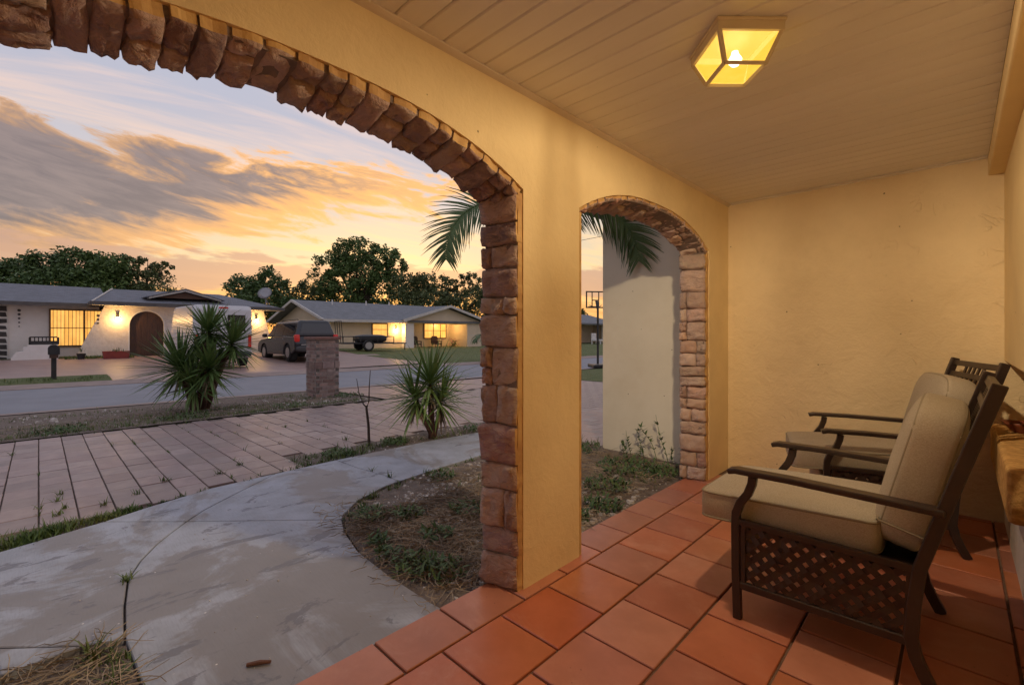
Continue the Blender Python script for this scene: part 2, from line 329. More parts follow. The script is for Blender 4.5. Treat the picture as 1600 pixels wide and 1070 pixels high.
# ------------------------------------------------------------------ mesh builder
class MB:
    def __init__(s): s.v = []; s.f = []; s.mi = []
    def add(s, vs, fs, mi=0):
        o = len(s.v); s.v += [tuple(p) for p in vs]
        s.f += [tuple(i + o for i in f) for f in fs]; s.mi += [mi] * len(fs); return s
    def hexa(s, p, mi=0):      # 8 points: bottom 0-3 (ccw), top 4-7
        return s.add(p, [(3, 2, 1, 0), (4, 5, 6, 7), (0, 1, 5, 4), (1, 2, 6, 5), (2, 3, 7, 6), (3, 0, 4, 7)], mi)
    def box(s, x0, x1, y0, y1, z0, z1, mi=0):
        return s.hexa([(x0, y0, z0), (x1, y0, z0), (x1, y1, z0), (x0, y1, z0), (x0, y0, z1), (x1, y0, z1), (x1, y1, z1), (x0, y1, z1)], mi)
    def chbox(s, sx, sy, sz, ch):   # centred in xy, top at z=0, chamfered upper edge
        a, b = sx / 2, sy / 2
        p = [(-a, -b, -sz), (a, -b, -sz), (a, b, -sz), (-a, b, -sz), (-a, -b, -ch), (a, -b, -ch), (a, b, -ch), (-a, b, -ch),
             (-a + ch, -b + ch, 0), (a - ch, -b + ch, 0), (a - ch, b - ch, 0), (-a + ch, b - ch, 0)]
        f = [(8, 9, 10, 11)]
        for k in (0, 4):
            for i in range(4): f.append((k + i, k + (i + 1) % 4, k + 4 + (i + 1) % 4, k + 4 + i))
        return s.add(p, f)
    def prism(s, poly, h0, h1, axis='z', mi=0, cap=True):
        n = len(poly)
        def mk(p, h): return {'z': (p[0], p[1], h), 'y': (p[0], h, p[1]), 'x': (h, p[0], p[1])}[axis]
        vs = [mk(p, h0) for p in poly] + [mk(p, h1) for p in poly]
        fs = [(i, (i + 1) % n, n + (i + 1) % n, n + i) for i in range(n)]
        if cap: fs += [tuple(range(n - 1, -1, -1)), tuple(range(n, 2 * n))]
        return s.add(vs, fs, mi)
    def tube(s, pts, rad, n=8, cap=True, mi=0):
        pts = [Vector(p) for p in pts]; rs = rad if isinstance(rad, (list, tuple)) else [rad] * len(pts)
        vs = []; up = Vector((.13, .21, .97)).normalized()
        for i, p in enumerate(pts):
            d = (pts[min(i + 1, len(pts) - 1)] - pts[max(i - 1, 0)]).normalized()
            a = d.cross(up)
            if a.length < 1e-3: a = d.cross(Vector((1, 0, 0)))
            a.normalize(); b = d.cross(a)
            for k in range(n):
                t = 2 * math.pi * k / n
                vs.append(p + (a * math.cos(t) + b * math.sin(t)) * rs[i])
        fs = []
        for i in range(len(pts) - 1):
            for k in range(n): fs.append((i * n + k, i * n + (k + 1) % n, (i + 1) * n + (k + 1) % n, (i + 1) * n + k))
        if cap: fs += [tuple(range(n)), tuple(range(len(vs) - 1, len(vs) - n - 1, -1))]
        return s.add(vs, fs, mi)
    def ribbon(s, path, y0, y1, th, mi=0):   # path in xz, swept rectangular bar of thickness th, spans y0..y1
        P = [Vector((p[0], p[1])) for p in path]; vs = []
        for i, p in enumerate(P):
            d = (P[min(i + 1, len(P) - 1)] - P[max(i - 1, 0)]).normalized(); nrm = Vector((-d.y, d.x)) * th / 2
            a, b = p + nrm, p - nrm
            vs += [(a.x, y0, a.y), (a.x, y1, a.y), (b.x, y1, b.y), (b.x, y0, b.y)]
        fs = []
        for i in range(len(P) - 1):
            for k in range(4): fs.append((i * 4 + k, i * 4 + (k + 1) % 4, i * 4 + 4 + (k + 1) % 4, i * 4 + 4 + k))
        fs += [(0, 1, 2, 3), tuple(len(vs) - 4 + k for k in (3, 2, 1, 0))]
        return s.add(vs, fs, mi)
    def lathe(s, prof, n=24, axis='z', c=(0, 0, 0), mi=0):
        vs = []
        for r, h in prof:
            for k in range(n):
                t = 2 * math.pi * k / n; a, b = r * math.cos(t), r * math.sin(t)
                p = {'z': (a, b, h), 'y': (a, h, b), 'x': (h, a, b)}[axis]
                vs.append((p[0] + c[0], p[1] + c[1], p[2] + c[2]))
        fs = []
        for i in range(len(prof) - 1):
            for k in range(n): fs.append((i * n + k, i * n + (k + 1) % n, (i + 1) * n + (k + 1) % n, (i + 1) * n + k))
        fs += [tuple(range(n)), tuple(range(len(vs) - 1, len(vs) - n - 1, -1))]
        return s.add(vs, fs, mi)
    def superbox(s, c, sx, sy, sz, e1=.22, e2=.3, nu=36, nv=16, fn=None):
        vs = []
        sg = lambda x, e: math.copysign(abs(x) ** e, x)
        for j in range(nv + 1):
            ph = -math.pi / 2 + math.pi * j / nv
            for i in range(nu):
                th = 2 * math.pi * i / nu
                p = (sx / 2 * sg(math.cos(ph), e2) * sg(math.cos(th), e1), sy / 2 * sg(math.cos(ph), e2) * sg(math.sin(th), e1), sz / 2 * sg(math.sin(ph), e2))
                if fn: p = fn(p)
                vs.append((p[0] + c[0], p[1] + c[1], p[2] + c[2]))
        fs = [(j * nu + i, j * nu + (i + 1) % nu, (j + 1) * nu + (i + 1) % nu, (j + 1) * nu + i) for j in range(nv) for i in range(nu)]
        return s.add(vs, fs)
    def mesh(s, name, mats, smooth=False):
        me = bpy.data.meshes.new(name); me.from_pydata(s.v, [], s.f)
        for m in (mats if isinstance(mats, (list, tuple)) else [mats]): me.materials.append(m)
        for p, i in zip(me.polygons, s.mi): p.material_index = i
        if smooth:
            for p in me.polygons: p.use_smooth = True
        bm = bmesh.new(); bm.from_mesh(me)
        if smooth: bmesh.ops.remove_doubles(bm, verts=bm.verts, dist=1e-5)
        bmesh.ops.recalc_face_normals(bm, faces=bm.faces); bm.to_mesh(me); bm.free()
        return me
    def raw(s, name, mats):      # leaf cards: no clean-up pass
        me = bpy.data.meshes.new(name); me.from_pydata(s.v, [], s.f)
        for m in (mats if isinstance(mats, (list, tuple)) else [mats]): me.materials.append(m)
        return me
    def build(s, name, mats, parent=None, loc=(0, 0, 0), smooth=False, bevel=0, raw=False, seg=2):
        me = s.raw(name, mats) if raw else s.mesh(name, mats, smooth)
        o = bpy.data.objects.new(name, me); C.objects.link(o); o.location = loc
        if parent: o.parent = parent
        if bevel:
            b = o.modifiers.new('bevel', 'BEVEL'); b.width = bevel; b.segments = seg; b.limit_method = 'ANGLE'; b.angle_limit = R(40)
        return o

def tag(o, label=None, cat=None, group=None, kind=None):
    for k, v in (('label', label), ('category', cat), ('group', group), ('kind', kind)):
        if v: o[k] = v
    return o
def thing(name, loc, label, cat, rz=0, group=None):
    o = bpy.data.objects.new(name, None); C.objects.link(o); o.location = loc; o.rotation_euler = (0, 0, rz)
    o.empty_display_size = .2
    return tag(o, label, cat, group)
def inst(name, me, parent, loc, rot=(0, 0, 0)):
    o = bpy.data.objects.new(name, me); C.objects.link(o); o.location = loc; o.rotation_euler = rot
    if parent: o.parent = parent
    return o
def copy_tree(o, parent=None):
    c = o.copy(); C.objects.link(c); c.parent = parent
    for ch in list(o.children): copy_tree(ch, c)
    return c
def lerp_tab(tab, x):
    if x <= tab[0][0]: return tab[0][1]
    for (a, va), (b, vb) in zip(tab, tab[1:]):
        if x <= b: return va + (vb - va) * (x - a) / (b - a)
    return tab[-1][1]
def lamp(name, loc, energy, color, size=.05, parent=None):
    d = bpy.data.lights.new(name, 'POINT'); d.energy = energy; d.color = color; d.shadow_soft_size = size
    o = bpy.data.objects.new(name, d); C.objects.link(o); o.location = loc
    if parent: o.parent = parent
    return o

# ------------------------------------------------------------------ ground levels
STX = lambda y: .085 * (y - 4)                     # the street drifts a little across Y
TAB = [(-600, .3), (-40, .28), (-28, .24), (-26, .20), (-24, .06), (-21, -.03), (-17.4, -.10), (-17.0, -.19), (-11.6, -.19), (-11.2, -.14), (-8.4, -.09), (-4.4, -.045), (-1.7, -.04), (50, -.04)]
def gz(x, y):
    xs = x - STX(max(-20, min(y, 40))) if x < -9 else x
    z = lerp_tab(TAB, xs)
    if xs < -20: z -= .16 * max(0, min(1, (y - 11) / 10))
    return z
def sheet(name, xs, ys, dz, m, fx=None, kind='structure'):
    b = MB(); nx, ny = len(xs), len(ys)
    vs = []
    for y in ys:
        for x in xs:
            X = x + (STX(y) if fx else 0); vs.append((X, y, gz(X, y) + dz))
    b.add(vs, [(j * nx + i, j * nx + i + 1, (j + 1) * nx + i + 1, (j + 1) * nx + i) for j in range(ny - 1) for i in range(nx - 1)])
    o = b.build(name, m)
    return tag(o, kind=kind)
def rng(a, b, st):
    n = max(1, int(math.ceil(abs(b - a) / st))); return [a + (b - a) * i / n for i in range(n + 1)]

yy = rng(-300, -20, 40) + rng(-20, 50, 2.5)[1:] + rng(50, 600, 60)[1:]
xx = sorted(set([-800, -400, -150, -80, -60, -50, -40, -34, -30, -28, -27, -26, -25, -24, -22.5, -21, -19, -17.8, -17.4, -17, -16, -14, -11.6, -11.2, -10, -8.4, -6, -4.4, -3, -1.7, 5, 60]))
gr = sheet('ground', xx, yy, -.03, ground_m, fx=True)
# street, gutters
ys = rng(-60, 50, 2.5)
sheet('street', [-16.6, -15, -13, -11.7], ys, .006, asphalt, fx=True)
sheet('gutter', [-11.72, -11.5, -11.05], ys, .012, gutter_m, fx=True)
b = MB()
for y0, y1 in zip(ys, ys[1:]):
    a = [(-17.05 + STX(y), y) for y in (y0, y1)]; c = [(-16.58 + STX(y), y) for y in (y0, y1)]
    z = gz(-17.0 + STX(y0), y0)
    b.hexa([(a[0][0], a[0][1], z - .1), (c[0][0], c[0][1], z - .1), (c[1][0], c[1][1], z - .1), (a[1][0], a[1][1], z - .1),
            (a[0][0], a[0][1], z + .10), (c[0][0], c[0][1], z + .02), (c[1][0], c[1][1], z + .02), (a[1][0], a[1][1], z + .10)])
tag(b.build('far_kerb', gutter_m), kind='structure')
# far driveways and lawns
sheet('far_driveway', [-26.4, -25, -24, -22.5, -21, -19, -17.4, -17.06], rng(-9, 13.2, 1.5), .008, pink_conc, fx=False)
sheet('far_lawn', [-36, -30.5, -30, -28, -26, -24, -22, -20, -18.5, -17.08], rng(12.2, 48, 2), .016, lawn_m, fx=True)
sheet('verge_lawn', [-19.1, -18.2, -17.1], rng(-9, 1.5, 1), .018, lawn_m, fx=True)
sheet('front_lawn', [-10.9, -9.5, -8.2, -7.0], rng(10.6, 40, 2), .008, lawn_m, fx=True)
sheet('house_border', [-27.4, -26.9, -26.3], rng(.6, 2.8, .5), .03, lawn_m)
# far driveway apron of the near drive
sheet('driveway_apron', [-11.1, -10, -9.2, -8.32], rng(4.9, 9.7, .8), .004, pink_conc)

# ------------------------------------------------------------------ near driveway with pavers
drive = sheet('driveway', [-8.36, -8, -7, -6, -5, -4.42], rng(-9, 12.5, 1.5), -.018, dirt)
PL, PW = .30, .20
pm = MB().chbox(PL - .006, PW - .009, .05, .003).mesh('paver', paver_m)
spots = []
nyr = int((12.4 + 8.8) / PW)
for j in range(nyr):
    y = -8.8 + PW * (j + .5)
    off = .15 if (j % 2 and y > 1.0) else (.02 * math.sin(j * 2.7))
    x = -8.30 + PL / 2 + off
    while x < (-4.46 if y < 4.45 else -3.0):
        if y > 1.7 and y < 4.75 and x > -5.12: break
        spots.append((x, y)); x += PL
def cost(p):
    fw = -.6965 * p[0] + .7176 * p[1]; r = .7176 * p[0] + .6965 * p[1]
    return fw if fw > .5 and abs(r / fw) < 1.2 else 1e3 + abs(fw)
def off_pier(p):
    fw = -.6965 * p[0] + .7176 * p[1]; r = .7176 * p[0] + .6965 * p[1]; q = 800 + 717.8 * r / max(fw, .1)
    return 758 < q < 900 or q > 950
spots.sort(key=lambda p: cost(p) + (500 if off_pier(p) else 0))
for (x, y) in spots[:300]:
    inst('paver', pm, drive, (x, y, gz(x, y) + random.uniform(-.002, .003)), (R(random.uniform(-.5, .5)), R(-.6 + random.uniform(-.5, .5)), R(random.uniform(-.5, .5))))
b = MB()
for (x, y) in spots[300:]:
    o = len(b.v); b.chbox(PL - .006, PW - .009, .05, .003)
    z = gz(x, y); b.v[o:] = [(p[0] + x, p[1] + y, p[2] + z) for p in b.v[o:]]
ps = b.build('paver_field', paver_m, drive); ps['kind'] = 'stuff'
sheet('garage_drive', [-4.40, -3.6, -2.8], rng(4.5, 12.5, 1.2), .0, pink_conc)

# ------------------------------------------------------------------ concrete walk, cut into slabs by its joints
walk = tag(MB().prism([(-1.704, -3), (-4.2, -3), (-4.45, .5), (-4.5, 1.6), (-4.52, 3), (-4.4, 4.48), (-3.62, 4.48), (-3.58, 3.2), (-3.43, 2), (-3.1, 1.5), (-2.8, 1.36), (-2.5, 1.3), (-1.71, 1.3)], -.12, -.062).build('walkway', dirt), kind='structure')
def inset(pts, d):
    n = len(pts); A = sum(pts[i][0] * pts[(i + 1) % n][1] - pts[(i + 1) % n][0] * pts[i][1] for i in range(n))
    sg = 1 if A > 0 else -1; out = []
    for i in range(n):
        p, q, r = Vector(pts[i - 1]), Vector(pts[i]), Vector(pts[(i + 1) % n])
        e1, e2 = (q - p).normalized(), (r - q).normalized()
        n1, n2 = Vector((-e1.y, e1.x)) * sg, Vector((-e2.y, e2.x)) * sg
        m_ = (n1 + n2); m_ = m_ / max(.35, m_.length_squared / 2) ; out.append((q.x + m_.x * d, q.y + m_.y * d))
    return out
def slab(pts, top=-.028):
    MB().prism(inset(pts, .0042), -.11, top).build('slab', concrete, walk, bevel=.004, seg=1)
K = (-3.76, .70)
jA = [(-2.49, .25), (-2.8, .28), (-3.095, .323), (-3.30, .40), (-3.486, .499), (-3.63, .60), K]
jB = [K, (-3.90, .82), (-4.025, .965), (-4.20, 1.18), (-4.46, 1.50)]
slab([(-1.706, .262), (-2.108, .262)] + jA + [(-3.03, 1.45), (-2.84, 1.375), (-2.53, 1.308), (-2.144, 1.292), (-1.80, 1.30), (-1.706, 1.31)])
slab(jB[::-1] + [(-3.03, 1.45), (-3.10, 1.49), (-3.29, 1.70), (-3.43, 2.0), (-3.46, 2.17), (-3.713, 2.165), (-4.062, 2.11), (-4.50, 2.09)])
slab([(-4.5, 2.09), (-4.062, 2.11), (-3.713, 2.165), (-3.46, 2.17), (-3.525, 2.6), (-3.576, 3.2), (-3.6, 3.42), (-4.5, 3.30)])
slab([(-4.5, 3.30), (-3.6, 3.42), (-3.62, 4.46), (-4.38, 4.46)])
slab([(-4.02, -.16), (-4.158, .307)] + jA[::-1] + [(-2.57, .127), (-2.795, -.11), (-3.6, -.94), (-4.0, -1.38)])
slab([(-4.158, .307), (-4.27, .554), (-4.42, .99), (-4.46, 1.50)] + jB[::-1][1:])
slab([(-2.57, .127), (-2.795, -.11), (-3.6, -.94), (-4.0, -1.38), (-4.0, -2.9), (-2.52, -2.9)])

# planting beds
def bed(name, pts, z=-.045, m=dirt):
    return tag(MB().prism(pts, -.2, z).build(name, m), kind='structure')
bed('planting_bed', [(-1.705, 1.31), (-1.80, 1.31), (-2.144, 1.30), (-2.53, 1.32), (-2.836, 1.39), (-3.09, 1.50), (-3.28, 1.71), (-3.42, 2.01), (-3.515, 2.6), (-3.57, 3.2), (-3.60, 4.5), (-1.705, 4.5)])
bed('corner_bed', [(-1.705, -2.9), (-2.50, -2.9), (-2.51, -.1), (-2.51, .12), (-2.46, .25), (-2.10, .255), (-1.705, .255)], -.035)
bed('yucca_strip', [(-4.53, 1.7), (-4.53, 4.46), (-5.1, 4.70), (-5.1, 1.75)], -.055)
sheet('verge_bed', [-11.7, -11.2, -10, -9, -8.38], rng(-8, 4.8, .8), .004, dirt)

# ------------------------------------------------------------------ porch floor
floor = tag(MB().box(-1.700, .6, -2.6, 4.43, -.16, -.012).build('porch_floor', grout), kind='structure')
TP = .325
tm = MB().chbox(TP - .011, TP - .011, .03, .003).mesh('tile', tile_m)
rowx = [-1.459 + TP * i for i in range(6)]       # long joints
ybase = 1.268
t0 = MB().chbox(.241 - .010, TP - .011, .03, .003).mesh('tile', tile_m)
for j in range(-12, 10):
    y = ybase + TP * (j + .5)
    if y + TP / 2 > 4.43 + .05 or y < -2.5: continue
    inst('tile', t0, floor, (-1.5795, y, 0))
for i, x in enumerate(rowx):
    for j in range(-12, 11):
        y = ybase + TP * (j + .5) + (.5 * TP if i % 2 == 0 else 0)
        if y - TP / 2 < -2.6: continue
        if y + TP / 2 > 4.43:
            wy = 4.43 - (y - TP / 2)
            if wy < .03: continue
            inst('tile', MB().chbox(TP - .011, wy - .01, .03, .003).mesh('tile', tile_m), floor, (x + TP / 2, y - TP / 2 + wy / 2, 0)); continue
        inst('tile', tm, floor, (x + TP / 2, y, random.uniform(-.0008, .0008)))

# ------------------------------------------------------------------ porch arch wall with stone trim
XI, XO, ZC = -1.52, -1.70, 2.43
ARCH = [(-.34, 1.645), (2.106, 3.976)]
ZS, RISE = 1.95, .208
def arch_z(a, y):
    c, hw = (a[0] + a[1]) / 2, (a[1] - a[0]) / 2
    return ZS + RISE * (1 - min(1, abs((y - c) / hw)) ** 2.5)
aw = thing('arch_wall', (XI, 0, 0), 'yellow stucco porch wall pierced by two arches trimmed with rough stone', 'wall')
b = MB()
segs = []; cur = -2.6
for a in ARCH:
    segs.append((cur, a[0], None)); segs.append((a[0], a[1], a)); cur = a[1]
segs.append((cur, 4.43, None))
for y0, y1, a in segs:
    n = 28 if a else 1
    for i in range(n):
        ya, yb = y0 + (y1 - y0) * i / n, y0 + (y1 - y0) * (i + 1) / n
        za, zb = (arch_z(a, ya), arch_z(a, yb)) if a else (0, 0)
        v = [(0, ya, za), (0, yb, zb), (0, yb, 2.75), (0, ya, 2.75)]
        v += [(XO - XI, q[1], q[2]) for q in v]
        b.add(v, [(0, 1, 2, 3), (7, 6, 5, 4), (0, 4, 5, 1), (3, 2, 6, 7)])
    if a:
        for y in a: b.add([(0, y, 0), (0, y, ZS), (XO - XI, y, ZS), (XO - XI, y, 0)], [(0, 1, 2, 3)])
b.build('wall', stucco, aw)

def stone_mesh(wd, ht, dep, seed, mats, paint, u_off=0.0, slope=.05):
    """rough-faced block: u in 0..wd, v in 0..ht, sticks out along n by dep; returned as (u,v,n) grid"""
    rn = random.Random(seed); nu, nv = 8, 7
    b = MB(); vs = []
    ph = [rn.uniform(0, 6.28) for _ in range(8)]; tu, tv = rn.uniform(-.10, .10), rn.uniform(-.10, .10)
    for j in range(nv):
        for i in range(nu):
            s, t = i / (nu - 1), j / (nv - 1)
            s, t = .5 - .5 * math.cos(math.pi * s) * (.55 + .45 * abs(math.cos(math.pi * s))), .5 - .5 * math.cos(math.pi * t) * (.55 + .45 * abs(math.cos(math.pi * t)))
            e = min(min(s, 1 - s) * wd, min(t, 1 - t) * ht); k = min(1, e / .011)
            d = dep * (.82 + .18 * math.sqrt(max(0, 1 - (1 - k) ** 2)))
            d += k * (.008 * math.sin(7 * s + ph[0]) * math.cos(6 * t + ph[1]) + .006 * math.sin(13 * s + ph[2] + 4 * t) + .005 * math.sin(17 * t + ph[5] + 6 * s) + tu * wd * (s - .5) + tv * ht * (t - .5) + rn.uniform(-.005, .005))
            d += slope * (.5 - (u_off + s * wd) / .205)
            cr = .05 * min(wd, ht) * (1 - k) * .5                     # rounded outline
            ju = (.004 * math.sin(5 * t + ph[3]) if i in (0, nu - 1) else rn.uniform(-.002, .002)) + (cr if s < .5 else -cr) * (abs(t - .5) * 2) ** 4
            jv = (.004 * math.sin(5 * s + ph[4]) if j in (0, nv - 1) else rn.uniform(-.002, .002)) + (cr if t < .5 else -cr) * (abs(s - .5) * 2) ** 4
            vs.append((s * wd + ju, t * ht + jv, d))
    n = len(vs)
    ring = [i for i in range(nu)] + [j * nu + nu - 1 for j in range(1, nv)] + [(nv - 1) * nu + i for i in range(nu - 2, -1, -1)] + [j * nu for j in range(nv - 2, 0, -1)]
    vs += [(vs[k][0], vs[k][1], -.01) for k in ring]
    fs = [(j * nu + i, j * nu + i + 1, (j + 1) * nu + i + 1, (j + 1) * nu + i) for j in range(nv - 1) for i in range(nu - 1)]
    b.add(vs, fs)
    m = len(ring)
    for k in range(m):
        k2 = (k + 1) % m
        b.add([], [], 0)
        b.f.append((ring[k], ring[k2], n + k2, n + k))
        side_u1 = ring[k] % nu == nu - 1 and ring[k2] % nu == nu - 1
        b.mi.append(1 if (paint and side_u1) else 0)
    return b
def place_stone(b, origin, U, V, N, mats):
    b.v = [tuple(Vector(origin) + Vector(U) * p[0] + Vector(V) * p[1] + Vector(N) * p[2]) for p in b.v]
    o = b.build('stone', [random.choice([stone, stone, stone_dark, stone_sand] if mats[0] is stone else [stone_tan, stone_tan, stone_sand, stone]), mats[1]], aw)
    for p in o.data.polygons: p.use_smooth = p.material_index == 0
    return o
THK = .205                                        # stone strip from the inner return to just past the outer face
sid = 0
def jamb(y, sgn, tan, seed, extra=0.0):
    """stones stacked on a jamb at Y=y facing sgn along Y; u runs from outside to inside"""
    global sid
    rn = random.Random(seed); z = .0
    courses = []
    while z < ZS - .06:
        h = rn.choice([.085, .11, .13, .145, .16, .19])
        if ZS - .03 - (z + h) < .07: h = ZS - .03 - z
        courses.append((z, h)); z += h
    ms = [stone_tan if tan else stone, paint_edge]
    for (z, h) in courses:
        k = rn.random(); dep = .074 + rn.uniform(-.008, .010)
        x0 = XO - XI - .03
        parts = [(0, THK)] if k < .45 else ([(0, THK * .28), (THK * .28, THK)] if k < .7 else ([(0, THK * .66), (THK * .66, THK)] if k < .9 else [(0, THK * .45), (THK * .45, THK)]))
        for (u0, u1) in parts:
            split = [(z, h)] if (h < .16 or rn.random() < .6) else [(z, h * .45), (z + h * .45, h * .55)]
            for (zz, hh) in split:
                sid += 1
                bb = stone_mesh(u1 - u0 - .004, hh - .006, dep + rn.uniform(-.008, .008) + extra, sid, ms, u1 == THK, u0)
                place_stone(bb, (x0 + u0 + .002, y, zz + .003), (1, 0, 0), (0, 0, 1), (0, sgn, 0), ms)
    # mortar bed behind the stones
    b = MB(); e0, e1 = y + sgn * (.068 + extra), y + sgn * (.032 + extra)
    b.hexa([(x0 + .012, y, 0), (x0 + THK - .012, y, 0), (x0 + THK - .012, e1, 0), (x0 + .012, e0, 0), (x0 + .012, y, ZS - .02), (x0 + THK - .012, y, ZS - .02), (x0 + THK - .012, e1, ZS - .02), (x0 + .012, e0, ZS - .02)])
    b.build('mortar_bed', mortar, aw)
    MB().box(x0 + THK - .010, x0 + THK - .002, min(y + sgn * .030, y), max(y + sgn * .030, y), .0, ZS - .02).build('painted_edge', paint_edge, aw)
jamb(1.645, -1, False, 5)
jamb(3.976, -1, True, 8, .03)
jamb(2.106, 1, True, 3, -.05)
jamb(-.34, 1, False, 9)
def voussoirs(a, tan, seed, extra=0):
    global sid
    rn = random.Random(seed); N = 220
    pts = [(a[0] + (a[1] - a[0]) * i / N, arch_z(a, a[0] + (a[1] - a[0]) * i / N)) for i in range(N + 1)]
    acc = [0]
    for p, q in zip(pts, pts[1:]): acc.append(acc[-1] + math.hypot(q[0] - p[0], q[1] - p[1]))
    L = acc[-1]
    def at(s):
        s = max(0, min(L, s))
        for i in range(N):
            if acc[i + 1] >= s:
                t = (s - acc[i]) / max(1e-9, acc[i + 1] - acc[i]); p, q = pts[i], pts[i + 1]
                d = Vector((0, q[0] - p[0], q[1] - p[1])).normalized()
                return Vector((0, p[0] + (q[0] - p[0]) * t, p[1] + (q[1] - p[1]) * t)), d
    s = .0; ms = [stone_tan if tan else stone, paint_edge]
    x0 = XO - XI - .03
    while s < L - .03:
        wl = rn.uniform(.070, .115)
        if L - (s + wl) < .06: wl = L - s
        p, d = at(s + .003); p2, d2 = at(s + wl - .003); dm = (p2 - p).normalized()
        nrm = Vector((0, dm.z, -dm.y)); nrm = -nrm if nrm.z > 0 else nrm
        k = rn.random(); cut = rn.choice([.4, .5, .6, .68]) * THK
        parts = [(0, cut), (cut, THK)] if k < .62 else ([(0, THK * .33), (THK * .33, THK * .7), (THK * .7, THK)] if k < .8 else [(0, THK)])
        dep = .074 + rn.uniform(-.008, .008) + extra
        for (u0, u1) in parts:
            sid += 1
            bb = stone_mesh(u1 - u0 - .007, (p2 - p).length - .002, dep + rn.uniform(-.008, .008) - (.008 if u1 == THK else 0), sid, ms, u1 == THK, u0)
            place_stone(bb, Vector((x0 + u0 + .0035, 0, 0)) + p, (1, 0, 0), dm, nrm, ms)
        s += wl
    b = MB(); vs = []
    for i in range(0, N + 1, 10):
        p, d = at(acc[i]); n = Vector((0, d.z, -d.y)); n = -n if n.z > 0 else n
        q = p + n * .064; q1 = p + n * .030
        for (x, r) in ((x0 + .012, p), (x0 + THK - .012, p), (x0 + THK - .012, q1), (x0 + .012, q)): vs.append((x, r.y, r.z))
    m = len(vs) // 4
    b.add(vs, [(i * 4 + k, i * 4 + (k + 1) % 4, i * 4 + 4 + (k + 1) % 4, i * 4 + 4 + k) for i in range(m - 1) for k in range(4)])
    b.build('mortar_bed', mortar, aw)
voussoirs(ARCH[0], False, 21)
voussoirs(ARCH[1], True, 22, -.02)

# ------------------------------------------------------------------ other porch walls, ceiling
ew = thing('end_wall', (0, 4.43, 0), 'pale yellow textured stucco end wall behind the patio chairs', 'wall')
MB().box(XI, 1.2, 0, .2, -.1, 2.75).build('wall', stucco_end, ew)
hw = thing('house_wall', (.22, 0, 0), 'yellow house wall with stucco ledge at right edge of porch', 'wall')
b = MB()
for (y0, y1, z0, z1) in [(-2.6, 2.95, 0, 2.43), (2.95, 4.43, 1.07, 2.43), (2.95, 4.43, 0, .40)]:
    b.box(0, .12, y0, y1, z0, z1, 1 if z1 < .5 else 0)
b.build('wall', [stucco, white_low], hw)
MB().box(.5, .6, 2.9, 4.43, .3, 1.2).build('niche_back', stucco, hw)
MB().box(.12, .5, 2.83, 2.95, .6, 1.2).build('niche_end', stucco, hw)
MB().box(.12, .5, 2.95, 4.43, 1.07, 1.15).build('niche_top', stucco, hw)
MB().box(-.065, .5, 2.95, 4.428, .413, .652).build('ledge', sponge, hw, bevel=.025, seg=3)
MB().box(-.075, .12, -2.6, 4.428, 2.30, 2.432).build('header', stucco, hw, bevel=.008)
MB().box(-2.0, 1.2, -2.75, -2.6, -.1, 2.75).build('back_wall', stucco, hw, loc=(-.22, 0, 0))
ceil = tag(MB().box(-2.1, 6, -3.2, 4.7, 2.452, 2.75).build('porch_ceiling', fascia_dk), kind='structure')
bp = .1115; y = -2.6
bmesh_ = MB()
a, ch = bp / 2 - .001, .006
prof = [(-a, .018), (-a, ch), (-a + ch, 0), (a - ch, 0), (a, ch), (a, .018)]
bmesh_.prism(prof, XI, .145, 'x')
bme = bmesh_.mesh('ceiling_board', board_m)
k = 0; y = .922 - bp * 31
while y < 4.42:
    if y > -2.6: inst('ceiling_board', bme, ceil, (0, y + bp / 2, 2.432 + random.uniform(-.0007, .0007)))
    y += bp
b = MB(); b.prism([(0, 0), (.022, 0), (.022, .008), (.010, .018), (0, .024)], -2.6, 4.43, 'y')
b.v = [(p[0] + XI, p[1], 2.432 - p[2]) for p in b.v]
tag(b.build('ceiling_trim', trim_m), 'narrow cove trim where the ceiling meets the arched wall', 'trim')
b = MB().box(XI + .03, .14, 4.418, 4.429, 2.418, 2.431)
tag(b.build('ceiling_trim', trim_m), 'thin trim strip along the top of the end wall', 'trim')

# garage wing
gw = thing('garage_wing', (-2.2, 4.43, 0), 'cream stucco garage wing seen through the small arch', 'building')
MB().box(-.672, .495, 0, 7, -.15, 2.75).build('wall', stucco_cream, gw)
MB().box(-1.2, 8, -.28, 7.4, 2.752, 2.86).build('roof', shingle, gw)

# ceiling lantern
ln = thing('ceiling_lantern', (-.642, 1.946, 2.432), 'lit square lantern with amber glass panes on the porch ceiling', 'lamp', R(45))
a0, a1, hgt = .120, .080, .125
MB().box(-a0 - .012, a0 + .012, -a0 - .012, a0 + .012, -.014, -.001).build('base_plate', lamp_white, ln, bevel=.004)
for (x0_, x1_, y0_, y1_) in ((-a0 - .006, a0 + .006, -a0 - .006, -a0 + .006), (-a0 - .006, a0 + .006, a0 - .006, a0 + .006), (-a0 - .006, -a0 + .006, -a0 + .006, a0 - .006), (a0 - .006, a0 + .006, -a0 + .006, a0 - .006)):
    MB().box(x0_, x1_, y0_, y1_, -.046, -.0145).build('rim', lamp_white, ln)
b = MB()
cor0 = [(-a0, -a0), (a0, -a0), (a0, a0), (-a0, a0)]; cor1 = [(-a1, -a1), (a1, -a1), (a1, a1), (-a1, a1)]
for i in range(4):
    b.tube([(*cor0[i], -.04), (*cor1[i], -.02 - hgt)], .0095, 4)
    b.tube([(*cor1[i], -.02 - hgt), (*cor1[(i + 1) % 4], -.02 - hgt)], .0095, 4)
b.build('frame', lamp_white, ln)
pane = bpy.data.materials.new('amber_glass'); pane.use_nodes = True
t = NT(pane.node_tree); t.n.clear()
